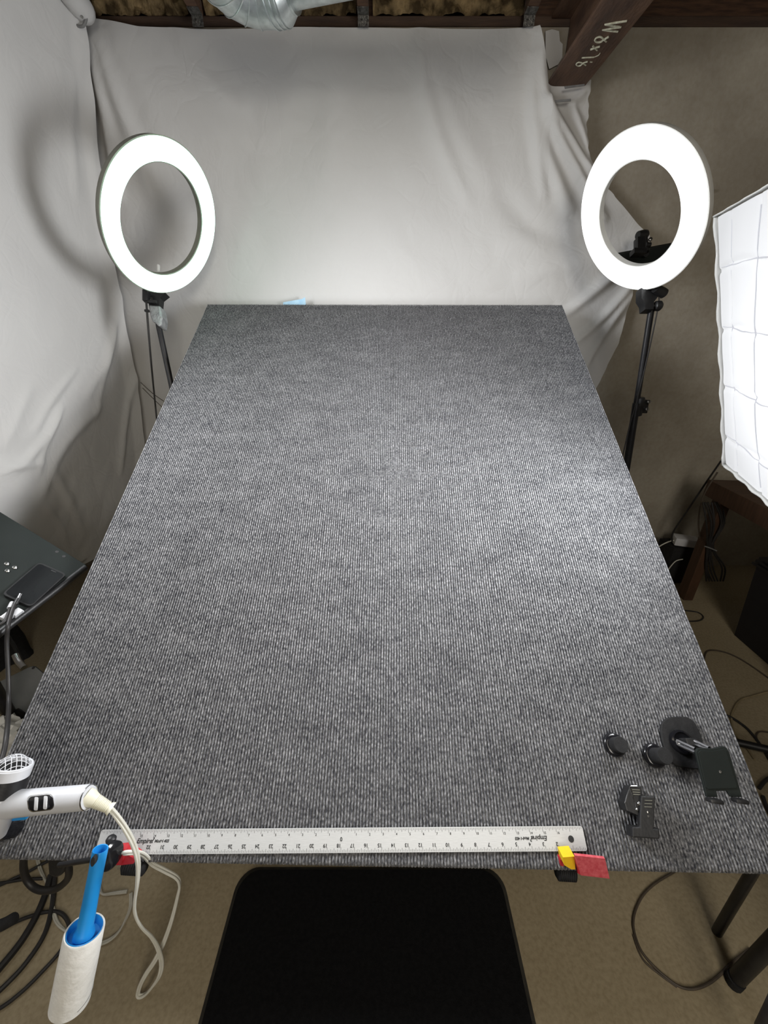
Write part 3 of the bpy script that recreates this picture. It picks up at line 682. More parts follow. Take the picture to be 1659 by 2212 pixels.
def text_mesh(items, name, mat, parent, bold=0.0):
    # items: (string, origin point, x axis, y axis, size, shear)
    out = MB()
    for s_, o_, xa, ya, size, sh_ in items:
        cu = bpy.data.curves.new('txt', 'FONT'); cu.body = s_; cu.size = size; cu.align_x = 'CENTER'; cu.align_y = 'CENTER'; cu.shear = sh_; cu.offset = bold
        ob = bpy.data.objects.new('txt', cu); COL.objects.link(ob); bpy.context.view_layer.update()
        me_ = bpy.data.meshes.new_from_object(ob.evaluated_get(bpy.context.evaluated_depsgraph_get()))
        out.add([o_ + xa * v_.co.x + ya * v_.co.y for v_ in me_.vertices], [list(p_.vertices) for p_ in me_.polygons])
        bpy.data.objects.remove(ob); bpy.data.curves.remove(cu); bpy.data.meshes.remove(me_)
    return out.obj(name, mat, parent, smooth=0, recalc=False)
for k in range(1, 18):
    for sg in ((-1, 1) if k < 17 else (-1,)): text_mesh([(str(k), R3((18 + sg * k) * IN + .0028, RH - .0098, .0003), rx, ry, .0052, 0)], 'small_numeral', 'ink', ruler, .00008)
for k in range(2, 36): text_mesh([(str(k), R3((36 - k) * IN - .004 * (1 if k > 9 else .8), .0105, .0003), -rx, -ry, .0078, 0)], 'numeral', 'ink', ruler, .0002)
text_mesh([('0', R3(18 * IN, RH * .53, .0003), rx, ry, .0085, 0)], 'numeral', 'ink', ruler, .0002)
text_mesh([('Empire', R3(3.42 * IN, RH * .53, .0003), rx, ry, .0100, .25), ('?', R3(4.03 * IN, RH * .55, .0003), rx, ry, .0118, .2), ('Model 403', R3(4.72 * IN, RH * .52, .0003), rx, ry, .0062, .15)], 'maker_mark', 'ink', ruler, .00025)
text_mesh([('Empire', R3(32.68 * IN, RH * .53, .0003), -rx, -ry, .0100, .25), ('?', R3(32.07 * IN, RH * .51, .0003), -rx, -ry, .0118, .2), ('Model 403', R3(31.38 * IN, RH * .52, .0003), -rx, -ry, .0062, .15)], 'maker_mark', 'ink', ruler, .00025)

# ------------------------------------------------------------------ knobs, phone stand and spring clip on the carpet
def puck(px, py, hh, lab):
    o = car(px, py); r = thing('black_puck', lab, 'puck', frame(o, CA, CN), 'black pucks on the carpet')
    MB().lathe(o, CN, [(0, .0205), (.002, .0220), (.006, .0220), (.009, .0198), (.010, .0165)], 40).obj('flange', 'black_gloss', r)
    MB().lathe(o + CN * .009, CN, [(0, .0140), (hh * .4, .0140), (hh - .011, .0148), (hh - .009, .0138)], 40).obj('cap', 'black_matte', r)
puck(1325, 1609, .031, 'squat black rubber-topped puck standing alone on the carpet above the ruler end')
puck(1411, 1632, .041, 'black rubber-topped puck standing against the oval base of the phone stand')
ps = thing('phone_stand', 'black folding phone stand with chrome arms on the right front of the carpet', 'phone stand', frame(car(1470, 1600), CA, CN))
out = [(1424, 1575), (1428, 1560), (1440, 1551), (1462, 1548), (1482, 1550), (1496, 1560), (1507, 1580), (1514, 1600), (1518, 1625), (1520, 1648), (1508, 1661), (1485, 1660), (1460, 1655), (1443, 1640), (1432, 1615), (1426, 1595)]
pts = cat([car(x, y, .001) for x, y in out], 4, True)
m = MB().prism(pts, CN * .006); o_ = m.obj('base_plate', 'black_matte', ps, smooth=50)
bv = o_.modifiers.new('bevel', 'BEVEL'); bv.width = .002; bv.segments = 2; bv.limit_method = 'ANGLE'
pc = car(1469, 1603, .007)
MB().lathe(pc, CN, [(0, .0215), (.006, .0225), (.010, .0215), (.011, .018), (.008, .0165), (.0075, .0)], 40).obj('swivel', 'black_gloss', ps)
MB().box(pc + CN * .022 + CA * .004, (CA, CB, CN), (.013, .007, .012), .003).obj('hinge_block', 'black', ps)
H2 = .085
arm0 = [car(1466, 1602, .034), car(1472, 1605, .030)]; 
m = MB()
for (x0, y0, x1, y1) in ((1463, 1600, 1502, 1618), (1466, 1609, 1502, 1626), (1492, 1597, 1532, 1616), (1496, 1606, 1530, 1620)):
    m.tube([car(x0, y0, .032), car(x1, y1, .066)], .0033, 10, 0)
m.tube([car(1463, 1600, .032), car(1466, 1609, .032)], .0040, 10, 0).tube([car(1492, 1597, .032), car(1496, 1606, .032)], .0040, 10, 0)
m.obj('arm', 'chrome', ps)
# cradle plate floats above the carpet, roughly parallel to it
ctop = .078
co = [(1503, 1624), (1507, 1617), (1514, 1616), (1540, 1617), (1562, 1612), (1570, 1615), (1576, 1625), (1604, 1722), (1579, 1722), (1571, 1709), (1548, 1709), (1551, 1722), (1527, 1722)]
pts = [car(x, y, ctop - .012 * (y - 1615) / 110) for x, y in co]
pn = (pts[7] - pts[0]).cross(pts[6] - pts[0]).normalized(); pn = -pn if pn.dot(CN) < 0 else pn
o_ = MB().prism(pts, -pn * .005).obj('cradle', 'tray', ps, smooth=0)
bv = o_.modifiers.new('bevel', 'BEVEL'); bv.width = .0012; bv.segments = 2
ci = [(1508, 1626), (1513, 1621), (1540, 1622), (1562, 1618), (1569, 1621), (1593, 1700), (1590, 1703), (1530, 1705), (1525, 1701)]
pi_ = [car(x, y, ctop + .0016 - .012 * (y - 1615) / 110) for x, y in ci]
o_ = MB().prism(pi_, -pn * .0016).obj('pad', 'tray', ps, smooth=0)
bv = o_.modifiers.new('bevel', 'BEVEL'); bv.width = .0008; bv.segments = 2
MB().lathe(car(1555.5, 1667, ctop - .004), pn, [(0, .0022), (.0006, .0022), (.0006, .0012), (.0002, .0012)], 20).obj('badge', 'plate', ps)
for x0, x1 in ((1529, 1562), (1584, 1616)):
    a0, a1 = car(x0, 1728, ctop - .004), car(x1 - 4, 1732, ctop - .004)
    MB().box((a0 + a1) / 2, ((a1 - a0), pn.cross(a1 - a0), pn), ((a1 - a0).length / 2, .0036, .008), .003).obj('lip', 'black', ps)
    
cl = thing('spring_clip', 'black plastic spring clip lying on the carpet right of the ruler', 'clip', frame(car(1392, 1770), CA, CN))
def cp(x, y, c): return car(x, y, c)
def bevd(o_, w, sg=2):
    bv = o_.modifiers.new('bevel', 'BEVEL'); bv.width = w; bv.segments = sg; bv.limit_method = 'ANGLE'; return o_
bevd(MB().prism([cp(x, y, .034) for x, y in ((1386, 1719), (1416, 1720), (1413, 1790), (1425, 1791), (1425, 1813), (1367, 1809), (1366, 1786), (1383, 1786), (1383, 1770))], CN * -.012).obj('front_jaw', 'black', cl, smooth=0), .002)
m = MB()
for k in range(3):
    y = 1728 + k * 7; m.prism([cp(1393 - .4 * k, y, .0348), cp(1409 - .4 * k, y + .8, .0348), cp(1409 - .4 * k, y + 2.2, .0348), cp(1393 - .4 * k, y + 1.4, .0348)], CN * -.001)
m.obj('grip_ridge', 'olive', cl, smooth=0)
MB().lathe(cp(1399.5, 1754, .034), CN, [(0, .0022), (.001, .0022), (.0014, .001)], 12).lathe(cp(1400, 1763, .034), CN, [(0, .0018), (.0006, .0018)], 12).obj('rivet', 'steel', cl)
bevd(MB().prism([cp(x, y, .026) for x, y in ((1349, 1735), (1354, 1716), (1361, 1698), (1386, 1697), (1389, 1722), (1384, 1766), (1374, 1760), (1354, 1752))], CN * -.0245).obj('rear_jaw', 'black', cl, smooth=0), .002, 3)
MB().prism([cp(x, y, .0215) for x, y in ((1364, 1784), (1424, 1790), (1424, 1812), (1366, 1808))], CN * -.0205).obj('rubber_pad', 'black_matte', cl, smooth=0)
MB().tube([cp(1375, 1752, .0268), cp(1369, 1728, .0268), cp(1360, 1701, .0268), cp(1363, 1698, .0268), cp(1376, 1698, .0268)], .0010, 8, 0).obj('chrome_edge', 'chrome', cl)
m = MB()
for k in range(3): m.prism([cp(1366 + k, 1705 + k * 5, .0268), cp(1382 + k * .6, 1706 + k * 5, .0268), cp(1382 + k * .6, 1707.4 + k * 5, .0268), cp(1366 + k, 1706.6 + k * 5, .0268)], CN * -.001)
m.obj('grip_ridge', 'olive', cl, smooth=0)
MB().lathe(cp(1379, 1736, .026), CN, [(0, .0034), (.003, .0034), (.0044, .002)], 14).lathe(cp(1374, 1749, .026), CN, [(0, .0028), (.003, .0028), (.0045, .001)], 12).obj('spring_pin', 'steel', cl)

# ------------------------------------------------------------------ bar clamps at the front edge
c1 = thing('bar_clamp', 'red and yellow clamp head gripping the front edge at the right end of the ruler', 'clamp', T(ab(1260, 1862)[0], -.012, 0), 'clamps on the front edge')
def ZP(pts, Z, th): return MB().prism([at(x, y, Z) for x, y in pts], FW * th)
o_ = ZP([(1242, 1848), (1307, 1855), (1317, 1898), (1255, 1891)], .672, .005).obj('pad', 'red_face', c1, smooth=0)
m = MB(); fr_ = [at(x, y, .672) for x, y in ((1241, 1846), (1254, 1890), (1251, 1893), (1239, 1874))]
m.prism([at(1241, 1846, .674), at(1254, 1890, .674), at(1246, 1885, .69), at(1239, 1862, .70)], RT * .004); m.obj('pad_edge', 'red', c1, smooth=0)
ZP([(1216, 1852), (1241, 1850), (1243, 1878), (1234, 1878), (1219, 1869)], .686, .022).obj('jaw', 'yellow', c1, smooth=0)
ZP([(1210, 1858), (1217, 1857), (1218, 1872), (1211, 1870)], .70, .014).obj('jaw_back', 'red', c1, smooth=0)
def ribknob(px, py, Z, rx_, ry_, parent, tilt=0.06):
    m = MB(); c = at(px, py, Z); n = 16; prof = []
    ax = (RT + UP * -tilt).normalized(); L_ = rx_ / FPX * Z; r_ = ry_ / FPX * Z
    pr = [(-L_, r_ * .55), (-L_ * .85, r_ * .85)]
    for k in range(9):
        t = -.75 + 1.5 * k / 8; pr += [(L_ * (t - .05), r_ * .99), (L_ * t, r_ * .88), (L_ * (t + .05), r_ * .99)]
    pr += [(L_ * .88, r_ * .82), (L_, r_ * .5)]
    m.lathe(c, ax, pr, 24); return m.obj('knob', 'black_matte', parent)
ribknob(1222, 1885, .715, 22, 15, c1)
MB().tube([at(1212, 1866, .71), at(1214, 1866, .78), at(1210, 1868, .95)], .006, 8, 0).obj('bar', 'black_metal', c1)
c2 = thing('bar_clamp', 'red clamp with a black ribbed knob under the left end of the ruler', 'clamp', T(ab(270, 1855)[0], -.012, 0), 'clamps on the front edge')
ZP([(246, 1842), (266, 1840), (292, 1857), (288, 1866), (262, 1869), (240, 1869)], .690, .02).obj('pad', 'red', c2, smooth=0)
ZP([(264, 1845), (268, 1842), (262, 1869), (257, 1869)], .684, .01).obj('pad_edge', 'red', c2, smooth=0)
ribknob(291, 1872, .715, 26, 15, c2)
MB().tube([at(262, 1858, .70), at(264, 1858, .80), at(262, 1862, .95)], .006, 8, 0).obj('bar', 'black_metal', c2)

# black hook with a round head that carries the lint roller
hk = thing('hook_clamp', 'black hook clamp with a round glossy head holding the lint roller', 'hook', at(240, 1850, .67))
MB().lathe(at(238, 1848, .672), RT * .9 - FW * .35 + UP * .1, [(-.012, .010), (-.010, .018), (-.004, .021), (.004, .021), (.008, .016), (.009, .006)], 28, squash=1.0).obj('head', 'black_gloss', hk)
MB().lathe(at(240, 1817, .69), UP, [(-.010, .003), (-.006, .004), (-.002, .0075), (.004, .0085), (.008, .006), (.0095, .002)], 20).obj('finial', 'black', hk)
MB().tube([at(128, 1868, .69), at(150, 1865, .68), at(180, 1860, .665), at(205, 1856, .655), at(232, 1850, .672)], .0042, 10, 5).obj('arm', 'black_metal', hk)
MB().prism([at(x, y, .675) for x, y in ((226, 1832), (236, 1826), (240, 1836), (230, 1842))], FW * -.004).obj('painted_highlight', 'white_housing', hk, smooth=0)  # white patch stands in for the glint on the glossy head

# ------------------------------------------------------------------ lint roller
lt, lm, lb = at(217, 1834, .648), at(183, 2008, .634), at(151, 2166, .632)
hd = (lm - lt).normalized(); rdv = (lb - lm).normalized()
lr = thing('lint_roller', 'lint roller with a bright blue handle and white paper roll hanging at the front edge', 'lint roller', frame(lb, RT, -rdv))
hl = (lm - lt).length
MB().lathe(lt, hd, [(.055, .0088), (.004, .0093), (0, .0098), (-.0004, .0110), (.001, .0116), (.03, .0112), (hl * .6, .0112), (hl - .004, .0118), (hl + .004, .0150), (hl + .008, .0155)], 40).obj('handle', 'blue', lr)
sl0 = onp(200, 1862, lt - FW * .0112, -FW)
o_ = MB().prism([at(200 + 5 * math.cos(t_) - 1.2 * math.sin(t_), 1862 + 10.5 * math.sin(t_), .6268) for t_ in [k * PI / 8 for k in range(16)]], FW * .006).obj('hang_slot', 'ink', lr, smooth=0)
rl_ = (lb - lm).length; RR = .0282
MB().lathe(lm, rdv, [(.016, 0), (.016, .0235), (.004, .0238), (.000, .0250), (-.001, .0243), (.0, .0236), (.012, .0225), (.0125, .016), (.0125, .0)], 48).obj('core_cap', 'blue', lr)
MB().lathe(lm, rdv, [(.003, .0252), (0, .0254), (-.0005, .0272), (.001, RR), (rl_ * .5, RR + .0003), (rl_ - .002, RR), (rl_, RR - .002), (rl_, .0252)], 56, closed=True).obj('paper_roll', 'paper', lr)
m = MB()
spv = []
u_ = rdv.orthogonal().normalized(); w_ = rdv.cross(u_)
for k in range(60):
    t_ = k / 59; an = 1.2 + t_ * 3.4; spv.append(lm + rdv * (rl_ * (.72 + .2 * t_)) + (u_ * math.cos(an) + w_ * math.sin(an)) * (RR + .0002))
MB().tube(spv, .0005, 6, 0).obj('sheet_seam', 'tape', lr)

# ------------------------------------------------------------------ hair dryer
ZD = .62
A0, A1 = at(-14, 1775, .620), at(28, 1652, .637)
ad = (A1 - A0).normalized(); AL = (A1 - A0).length
hdz = thing('hair_dryer', 'white hair dryer with a grille and black band resting at the left front corner', 'hair dryer', A0)
RB = .0248
MB().lathe(A0, ad, [(-.02, RB - .003), (0, RB - .001), (AL * .30, RB), (AL * .80, RB + .001), (AL * .83, RB - .001)], 44).obj('barrel', 'white_gloss', hdz)
bx0 = (RT - ad * RT.dot(ad)).normalized(); by0 = ad.cross(bx0); by0 = by0 if by0.dot(EYE - A1) > 0 else -by0
MB().grid(lambda u, v: A0 + ad * (AL * (.50 + .315 * v)) + (bx0 * math.cos(-.9 + 2.15 * u) + by0 * math.sin(-.9 + 2.15 * u)) * (RB + .0016), 24, 4).obj('black_band', 'black', hdz)
MB().lathe(A0, ad, [(AL * .80, RB), (AL * .81, RB + .0024), (AL * .985, RB + .003), (AL * 1.01, RB + .001), (AL * 1.0, RB - .002), (AL * .95, RB - .003)], 44).obj('collar', 'white_gloss', hdz)
MB().lathe(A0, ad, [(AL * .965, 0), (AL * .965, RB - .0026)], 32).obj('intake', 'ink', hdz)
m = MB(); gu = ad.orthogonal().normalized(); gw = ad.cross(gu); gr = RB - .001
for k in range(-3, 4):
    for dv, ow in ((gu, gw), (gw, gu)):
        o_ = k * gr / 3.7; hl_ = math.sqrt(max(0, gr * gr - o_ * o_))
        ln = []
        for j in range(9):
            t_ = -1 + j / 4; p2 = dv * (hl_ * t_) + ow * o_; dome = .015 * (1 - (p2.length / gr) ** 2)
            ln.append(A0 + ad * (AL * 1.0 + dome) + p2)
        m.tube(ln, .0006, 6, 0)
m.tube([A0 + ad * AL + (gu * math.cos(t_) + gw * math.sin(t_)) * (gr + .001) for t_ in [k * PI / 16 for k in range(32)]], .0022, 8, 0, closed=True)
m.obj('grille', 'white_gloss', hdz)
H0, H1 = at(12, 1738, ZD + .004), at(192, 1722, ZD - .002)
hv = (H1 - H0).normalized(); HL = (H1 - H0).length
MB().lathe(H0, hv, [(-.01, .0195), (.01, .0198), (.03, .0190), (HL * .6, .0182), (HL - .006, .0178), (HL, .0166), (HL + .001, .0140)], 40).obj('handle', 'white_gloss', hdz)
MB().tube([H1 + (hv.orthogonal().normalized() * math.cos(t_) + hv.cross(hv.orthogonal().normalized()) * math.sin(t_)) * .0170 for t_ in [k * PI / 16 for k in range(32)]], .0011, 6, 0, closed=True).obj('chrome_ring', 'chrome', hdz)
# switch panel lies on the side of the handle that faces up
def hside(x, y, lift=0.0):
    p = at(x, y, ZD); d = (p - H0).dot(hv); ax = H0 + hv * d; r_ = ray(x, y).normalized()
    # meet the handle cylinder
    o = EYE - ax; rp = r_ - hv * r_.dot(hv); op = (EYE - H0) - hv * (EYE - H0).dot(hv); a_ = rp.dot(rp); b_ = 2 * rp.dot(op); c_ = op.dot(op) - (.0188 + lift) ** 2
    D = max(0, b_ * b_ - 4 * a_ * c_); t_ = (-b_ - math.sqrt(D)) / (2 * a_); return EYE + r_ * t_
def patch(poly, lift, name, mat, par):
    # dense fan so that it hugs the handle
    n = len(poly); cx = sum(p[0] for p in poly) / n; cy = sum(p[1] for p in poly) / n; m = MB(); rings = 6
    vs = [hside(cx, cy, lift)]; fs = []
    for r_ in range(1, rings + 1):
        for x, y in poly: vs.append(hside(cx + (x - cx) * r_ / rings, cy + (y - cy) * r_ / rings, lift))
    for i in range(n): fs.append([0, 1 + i, 1 + (i + 1) % n])
    for r_ in range(rings - 1):
        for i in range(n): fs.append([1 + r_ * n + i, 1 + (r_ + 1) * n + i, 1 + (r_ + 1) * n + (i + 1) % n, 1 + r_ * n + (i + 1) % n])
    base = [hside(x, y, -.001) for x, y in poly]; k = len(vs); vs += base
    for i in range(n): fs.append([1 + (rings - 1) * n + i, k + i, k + (i + 1) % n, 1 + (rings - 1) * n + (i + 1) % n])
    return MB().add(vs, fs).obj(name, mat, par)
def stad(cx, cy, w, h, ang):
    c_, s_ = math.cos(ang), math.sin(ang)
    return [(cx + x * c_ - y * s_, cy + x * s_ + y * c_) for x, y in rrect(w, h, min(w, h) * .62, 6)]
sw_ = patch(stad(87.5, 1734, 28.5, 18.5, -.12), .0007, 'switch_panel', 'chrome', hdz)
patch(stad(87.5, 1734.5, 26, 16, -.12), .0012, 'switch_inset', 'black_gloss', sw_)
for cx in (78, 98): patch(stad(cx, 1735 - (cx - 88) * .12, 4.2, 14.5, .06), .0036, 'rocker', 'white_gloss', sw_)
S0, S1 = at(190, 1722, ZD - .002), at(241, 1748, ZD + .004); sv = (S1 - S0).normalized(); SL = (S1 - S0).length
pr = [(-.004, .0122), (.004, .0122), (.010, .0102)]
for k in range(10): t_ = .012 + (SL - .018) * k / 10; pr += [(t_, .0098 - .0022 * k / 10), (t_ + .0014, .0098 - .0022 * k / 10), (t_ + .0018, .0088 - .0022 * k / 10), (t_ + .0024, .0088 - .0022 * k / 10)]
pr += [(SL - .005, .0075), (SL, .0098), (SL, .0085), (SL - .003, .004)]
MB().lathe(S0, sv, pr, 28).obj('strain_relief', 'cream', hdz, smooth=30)
cord = [(238, 1746, .624), (252, 1763, .628), (272, 1792, .635), (289, 1826, .645), (298, 1862, .655), (297, 1905, .668), (291, 1950, .685), (293, 1978, .70), (306, 2003, .715), (328, 2025, .735), (342, 2050, .752), (349, 2080, .768), (345, 2106, .775), (332, 2128, .785), (316, 2146, .795),
        (304, 2152, .797), (298, 2148, .797), (303, 2128, .79), (316, 2103, .782), (334, 2076, .775), (352, 2040, .77), (370, 1990, .76), (384, 1935, .755), (388, 1910, .75), (381, 1895, .742), (355, 1880, .735), (330, 1866, .725), (312, 1848, .70), (296, 1842, .688), (268, 1843, .682), (262, 1850, .72), (258, 1875, .80)]
m = MB()
cp_ = cat([at(*c) for c in cord], 6)
twist = []
for sgn in (-1, 1):
    q_ = []
    for i, p in enumerate(cp_):
        t_ = (cp_[min(i + 1, len(cp_) - 1)] - cp_[max(0, i - 1)]).normalized(); sd = t_.cross(FW).normalized(); up_ = sd.cross(t_)
        an = i * .055; q_.append(p + (sd * math.cos(an) + up_ * math.sin(an)) * (.0021 * sgn))
    m.tube(q_, .0024, 8, 0)
m.obj('cord', 'white_cord', hdz)
MB().box(at(45, 1762, ZD + .014), (hv, UP, FW), (.014, .004, .006), .002).obj('cool_button', 'blue', hdz)
# black cradle the dryer rests in
bk = [ab(-40, 1768), ab(52, 1768), ab(60, 1778), ab(44, 1806), ab(30, 1812), ab(-40, 1814)]
bs = thing('dryer_cradle', 'black block under the hair dryer on the left front corner of the carpet', 'holder', frame(car(10, 1790), CA, CN))
o_ = MB().prism([T(x, y, .001) for x, y in bk], CN * .075).obj('block', 'black_gloss', bs, smooth=0)
bv = o_.modifiers.new('bevel', 'BEVEL'); bv.width = .006; bv.segments = 3

# ------------------------------------------------------------------ left side: tray on a stand with phone and cables
tn = V((.55, -.20, .81)).normalized(); TC = at(188, 1221, 1.08)
def tr(x, y, c=0.0): return onp(x, y, TC + tn * c, tn)
tray = thing('equipment_tray', 'dark grey-green flat tray with three screws, at the left beside the table', 'tray', frame(tr(60, 1230), tr(188, 1221) - tr(0, 1105), tn))
ea = (tr(0, 1105) - TC).normalized(); eb = (tr(0, 1364) - TC).normalized()
quad = [TC, TC + ea * .385, TC + ea * .385 + eb * .30, TC + eb * .40]
o_ = MB().prism(quad, -tn * .012).obj('tray_top', 'tray', tray, smooth=0)
bv = o_.modifiers.new('bevel', 'BEVEL'); bv.width = .002; bv.segments = 2
MB().tube([TC + eb * .005 - tn * .006, TC + eb * .39 - tn * .006], .009, 10, 0).obj('front_rim', 'black', tray)
for x, y in ((15, 1218), (32, 1226), (16, 1233)): MB().lathe(tr(x, y), tn, [(0, .0055), (.002, .005), (.0034, .003), (.003, .001)], 16).obj('screw', 'steel', tray)
for x, y in ((123, 1192), (138, 1202)): MB().lathe(tr(x, y, .0002), tn, [(0, .004), (.0006, .004)], 14).obj('hole', 'ink', tray)
pcn = tr(-150, 1240, -.012)
MB().tube([pcn, V((pcn.x, pcn.y, .05))], .014, 12, 0).obj('pole', 'black_metal', tray)
for k in range(3):
    d = V((math.cos(.4 + k * 2.094), math.sin(.4 + k * 2.094), 0)); MB().tube([V((pcn.x, pcn.y, .30)) + d * .014, V((pcn.x, pcn.y, .009)) + d * .12], .009, 10, 0).obj('leg', 'black_metal', tray)
ph = thing('smartphone', 'black smartphone lying face up on the dark tray at the left', 'phone', frame(tr(75, 1262), tr(143, 1240) - tr(65, 1310), tn))
pq = [tr(85, 1214, .009), tr(144, 1240, .009), tr(66, 1311, .009), tr(4, 1283, .009)]
def rquad(q, r=.010, n=5, shrink=0.0):
    c = sum(q, V()) / 4; q = [p + (c - p).normalized() * shrink for p in q]; out = []
    for i in range(4):
        p, a_, b_ = q[i], q[i - 1], q[(i + 1) % 4]; da = (a_ - p).normalized() * r; db = (b_ - p).normalized() * r
        for k in range(n + 1):
            t_ = k / n; out.append((p + da) * (1 - t_) ** 2 + p * 2 * t_ * (1 - t_) + (p + db) * t_ * t_)
    return out
MB().prism(rquad(pq), -tn * .0085).obj('body', 'black', ph, smooth=30)
MB().prism([p + tn * .0005 for p in rquad(pq, .008, 5, .005)], -tn * .0006).obj('screen', 'glass', ph, smooth=0)
mid = (pq[0] * .4 + pq[1] * .6); ln = (pq[1] - pq[0]).normalized(); cr = (pq[3] - pq[0]).normalized()
MB().box(mid + cr * .008 + tn * .0007, (ln, cr, tn), (.006, .0012, .0003)).obj('notch', 'ink', ph, smooth=0)
cabh = thing('cable_holder', 'small white cable holder on the front rim of the dark tray', 'cable holder', tr(25, 1327, .004))
m = MB()
for dx in (-11, 0, 11): m.box(tr(25 + dx, 1328 - dx * .35, .008), (eb.cross(tn), eb, tn), (.007, .010, .007), .003)
m.box(tr(25, 1328, .004), (tr(44, 1320) - tr(6, 1335), eb.cross(tn), tn), (.020, .006, .005), .002)
m.obj('clip_body', 'white_gloss', cabh)
cb = thing('usb_cable', 'black cable with a silver tip rising from behind the hair dryer to the white holder', 'cable', at(14, 1620, .8))
Zr = (tr(17, 1358) - EYE).dot(FW)
MB().tube([at(-4, 1660, .70), at(8, 1625, .72), at(15, 1580, .75), at(19, 1520, Zr - .05), at(18, 1460, Zr - .025), at(15, 1390, Zr - .015), at(17, 1356, Zr - .016), tr(20, 1340, .020), tr(29, 1312, .018), tr(36, 1300, .016)], .0042, 10, 6).obj('cable', 'black_cord', cb)
MB().tube([tr(33, 1305, .016), tr(40, 1293, .018)], .0055, 10, 0).obj('plug', 'black', cb)
MB().tube([tr(40, 1293, .018), tr(45, 1283, .020)], .0034, 10, 0).obj('tip', 'chrome', cb)
cb2 = thing('usb_cable', 'short white-tipped cable lying in the white holder beside the silver-tipped cable', 'cable', tr(8, 1344, .006))
MB().tube([tr(-6, 1352, .012), tr(8, 1344, .018), tr(16, 1330, .018), tr(22, 1312, .012)], .0036, 10, 5).obj('cable', 'black_cord', cb2)
MB().tube([tr(21, 1314, .012), tr(27, 1302, .010)], .0055, 10, 0).obj('plug', 'white_gloss', cb2)

# black case below the tray
cn = V((.30, -.15, .94)).normalized(); KC = at(72, 1440, 1.20)
def kc(x, y, c=0.0): return onp(x, y, KC + cn * c, cn)
case = thing('equipment_case', 'flat black case with a bolt hole, below the tray at the left of the table', 'case', frame(kc(40, 1500), RT, cn))
kq = [kc(72, 1437), kc(92, 1455), kc(42, 1562), kc(-40, 1492)]
kq[1] = kq[2] + (kq[0] - kq[3]) * .98
o_ = MB().prism(rquad(kq, .014, 4), -cn * .045)  .obj('lid', 'case', case, smooth=30)
MB().prism(rquad([p - cn * .006 + (p - sum(kq, V()) / 4).normalized() * .006 for p in kq], .014, 4), -cn * .035).obj('rim', 'black', case, smooth=30)
MB().lathe(kc(72, 1443, .0002), cn, [(0, .004), (.0008, .004)], 16).obj('bolt_hole', 'ink', case)
MB().tube([at(33, 1415, 1.27), at(40, 1430, 1.26), at(52, 1443, 1.25)], .010, 12, 4).obj('chrome_tube', 'chrome', case)
ctr = sum(kq, V()) / 4
MB().box(V((ctr.x, ctr.y, (ctr.z - .05) / 2)), WX, (.06, .06, (ctr.z - .06) / 2 - .002), .004).obj('pedestal', 'black', case)
bag = thing('black_bag', 'soft black bag slumped behind the flat case at the left edge', 'bag', onfloor(-30, 1430))
bo = onfloor(-42, 1430)
def bagf(u, v):
    th = 2 * PI * u; h = v; r = (.17 - .05 * h) * (1 + .12 * math.sin(3 * th + 2 * h) + .07 * math.sin(7 * th + 9 * h)); r *= (1 if h < .9 else 1 - (h - .9) * 8)
    return V((bo.x + r * math.cos(th), bo.y + r * math.sin(th) * .8, .001 + .34 * h))
MB().grid(bagf, 40, 20).obj('bag_body', 'black_matte', bag)
MB().tube([at(8, 1360, 1.36), at(30, 1395, 1.34), at(45, 1425, 1.33), at(52, 1440, 1.32)], .006, 8, 4).obj('strap', 'black', bag)
crm = thing('crumpled_bag', 'crumpled white plastic bag at the left edge behind the hair dryer', 'bag', onfloor(18, 1610))
bo2 = at(14, 1612, .98)
def cr2(u, v):
    th = 2 * PI * u; ph_ = PI * v; d = 1 + .35 * noise.noise(V((3 * math.cos(th) * math.sin(ph_), 3 * math.sin(th) * math.sin(ph_), 3 * math.cos(ph_))) * 1.3)
    return bo2 + V((.055 * math.sin(ph_) * math.cos(th), .055 * math.sin(ph_) * math.sin(th), .08 * math.cos(ph_))) * d
MB().grid(cr2, 28, 18).obj('plastic_film', 'white_housing', crm, smooth=20)
crm2 = MB().box(V((bo2.x, bo2.y, (bo2.z - .06) / 2)), WX, (.05, .05, (bo2.z - .06) / 2 - .001), .004).obj('carton', 'black_matte', smooth=0)
tag(crm2, 'dark carton under the crumpled white bag at the left edge', 'carton')
# black strip put in for the shaded gap at the left sheet's edge
tag(MB().tube([at(262, 590, 1.86), at(276, 690, 1.88), at(288, 760, 1.89), at(300, 860, 1.90)], lambda t: .011 - .005 * t, 8, 3).obj('shadow_gap_strip', 'black_cord'), 'dark strip standing in for the shadow gap between the two white sheets', 'strap')

# ------------------------------------------------------------------ floor: mat, cords
mt = [onfloor(x, y, .012) for x, y in ((512, 1876), (1080, 1868))]
f0, f1 = onfloor(430, 2212, .012), onfloor(1166, 2212, .012)
mz = .013
mxl = (mt[0].x + f0.x) / 2; mxr = (mt[1].x + f1.x) / 2; my1 = .56
mat = thing('floor_mat', 'black anti-fatigue mat on the floor in front of the table', 'mat', ((mxl + mxr) / 2, .1, 0))
y1 = max(mt[0].y, mt[1].y); y0 = y1 - 1.0
def rr3(inset, z, n=8): return [V(((mxl + mxr) / 2 + x, (y0 + y1) / 2 + y, z)) for x, y in rrect((mxr - mxl) / 2 - inset, (y1 - y0) / 2 - inset, .05, n)]
MB().prism(rr3(.011, .004), Z3 * (mz - .002)).obj('mat_top', 'mat', mat, smooth=0)
m = MB(); o0, o1 = rr3(0, .001), rr3(.0112, mz); n_ = len(o0)
m.add(o0 + o1, [[i, (i + 1) % n_, n_ + (i + 1) % n_, n_ + i] for i in range(n_)]).obj('bevelled_rim', 'mat_rim', mat)
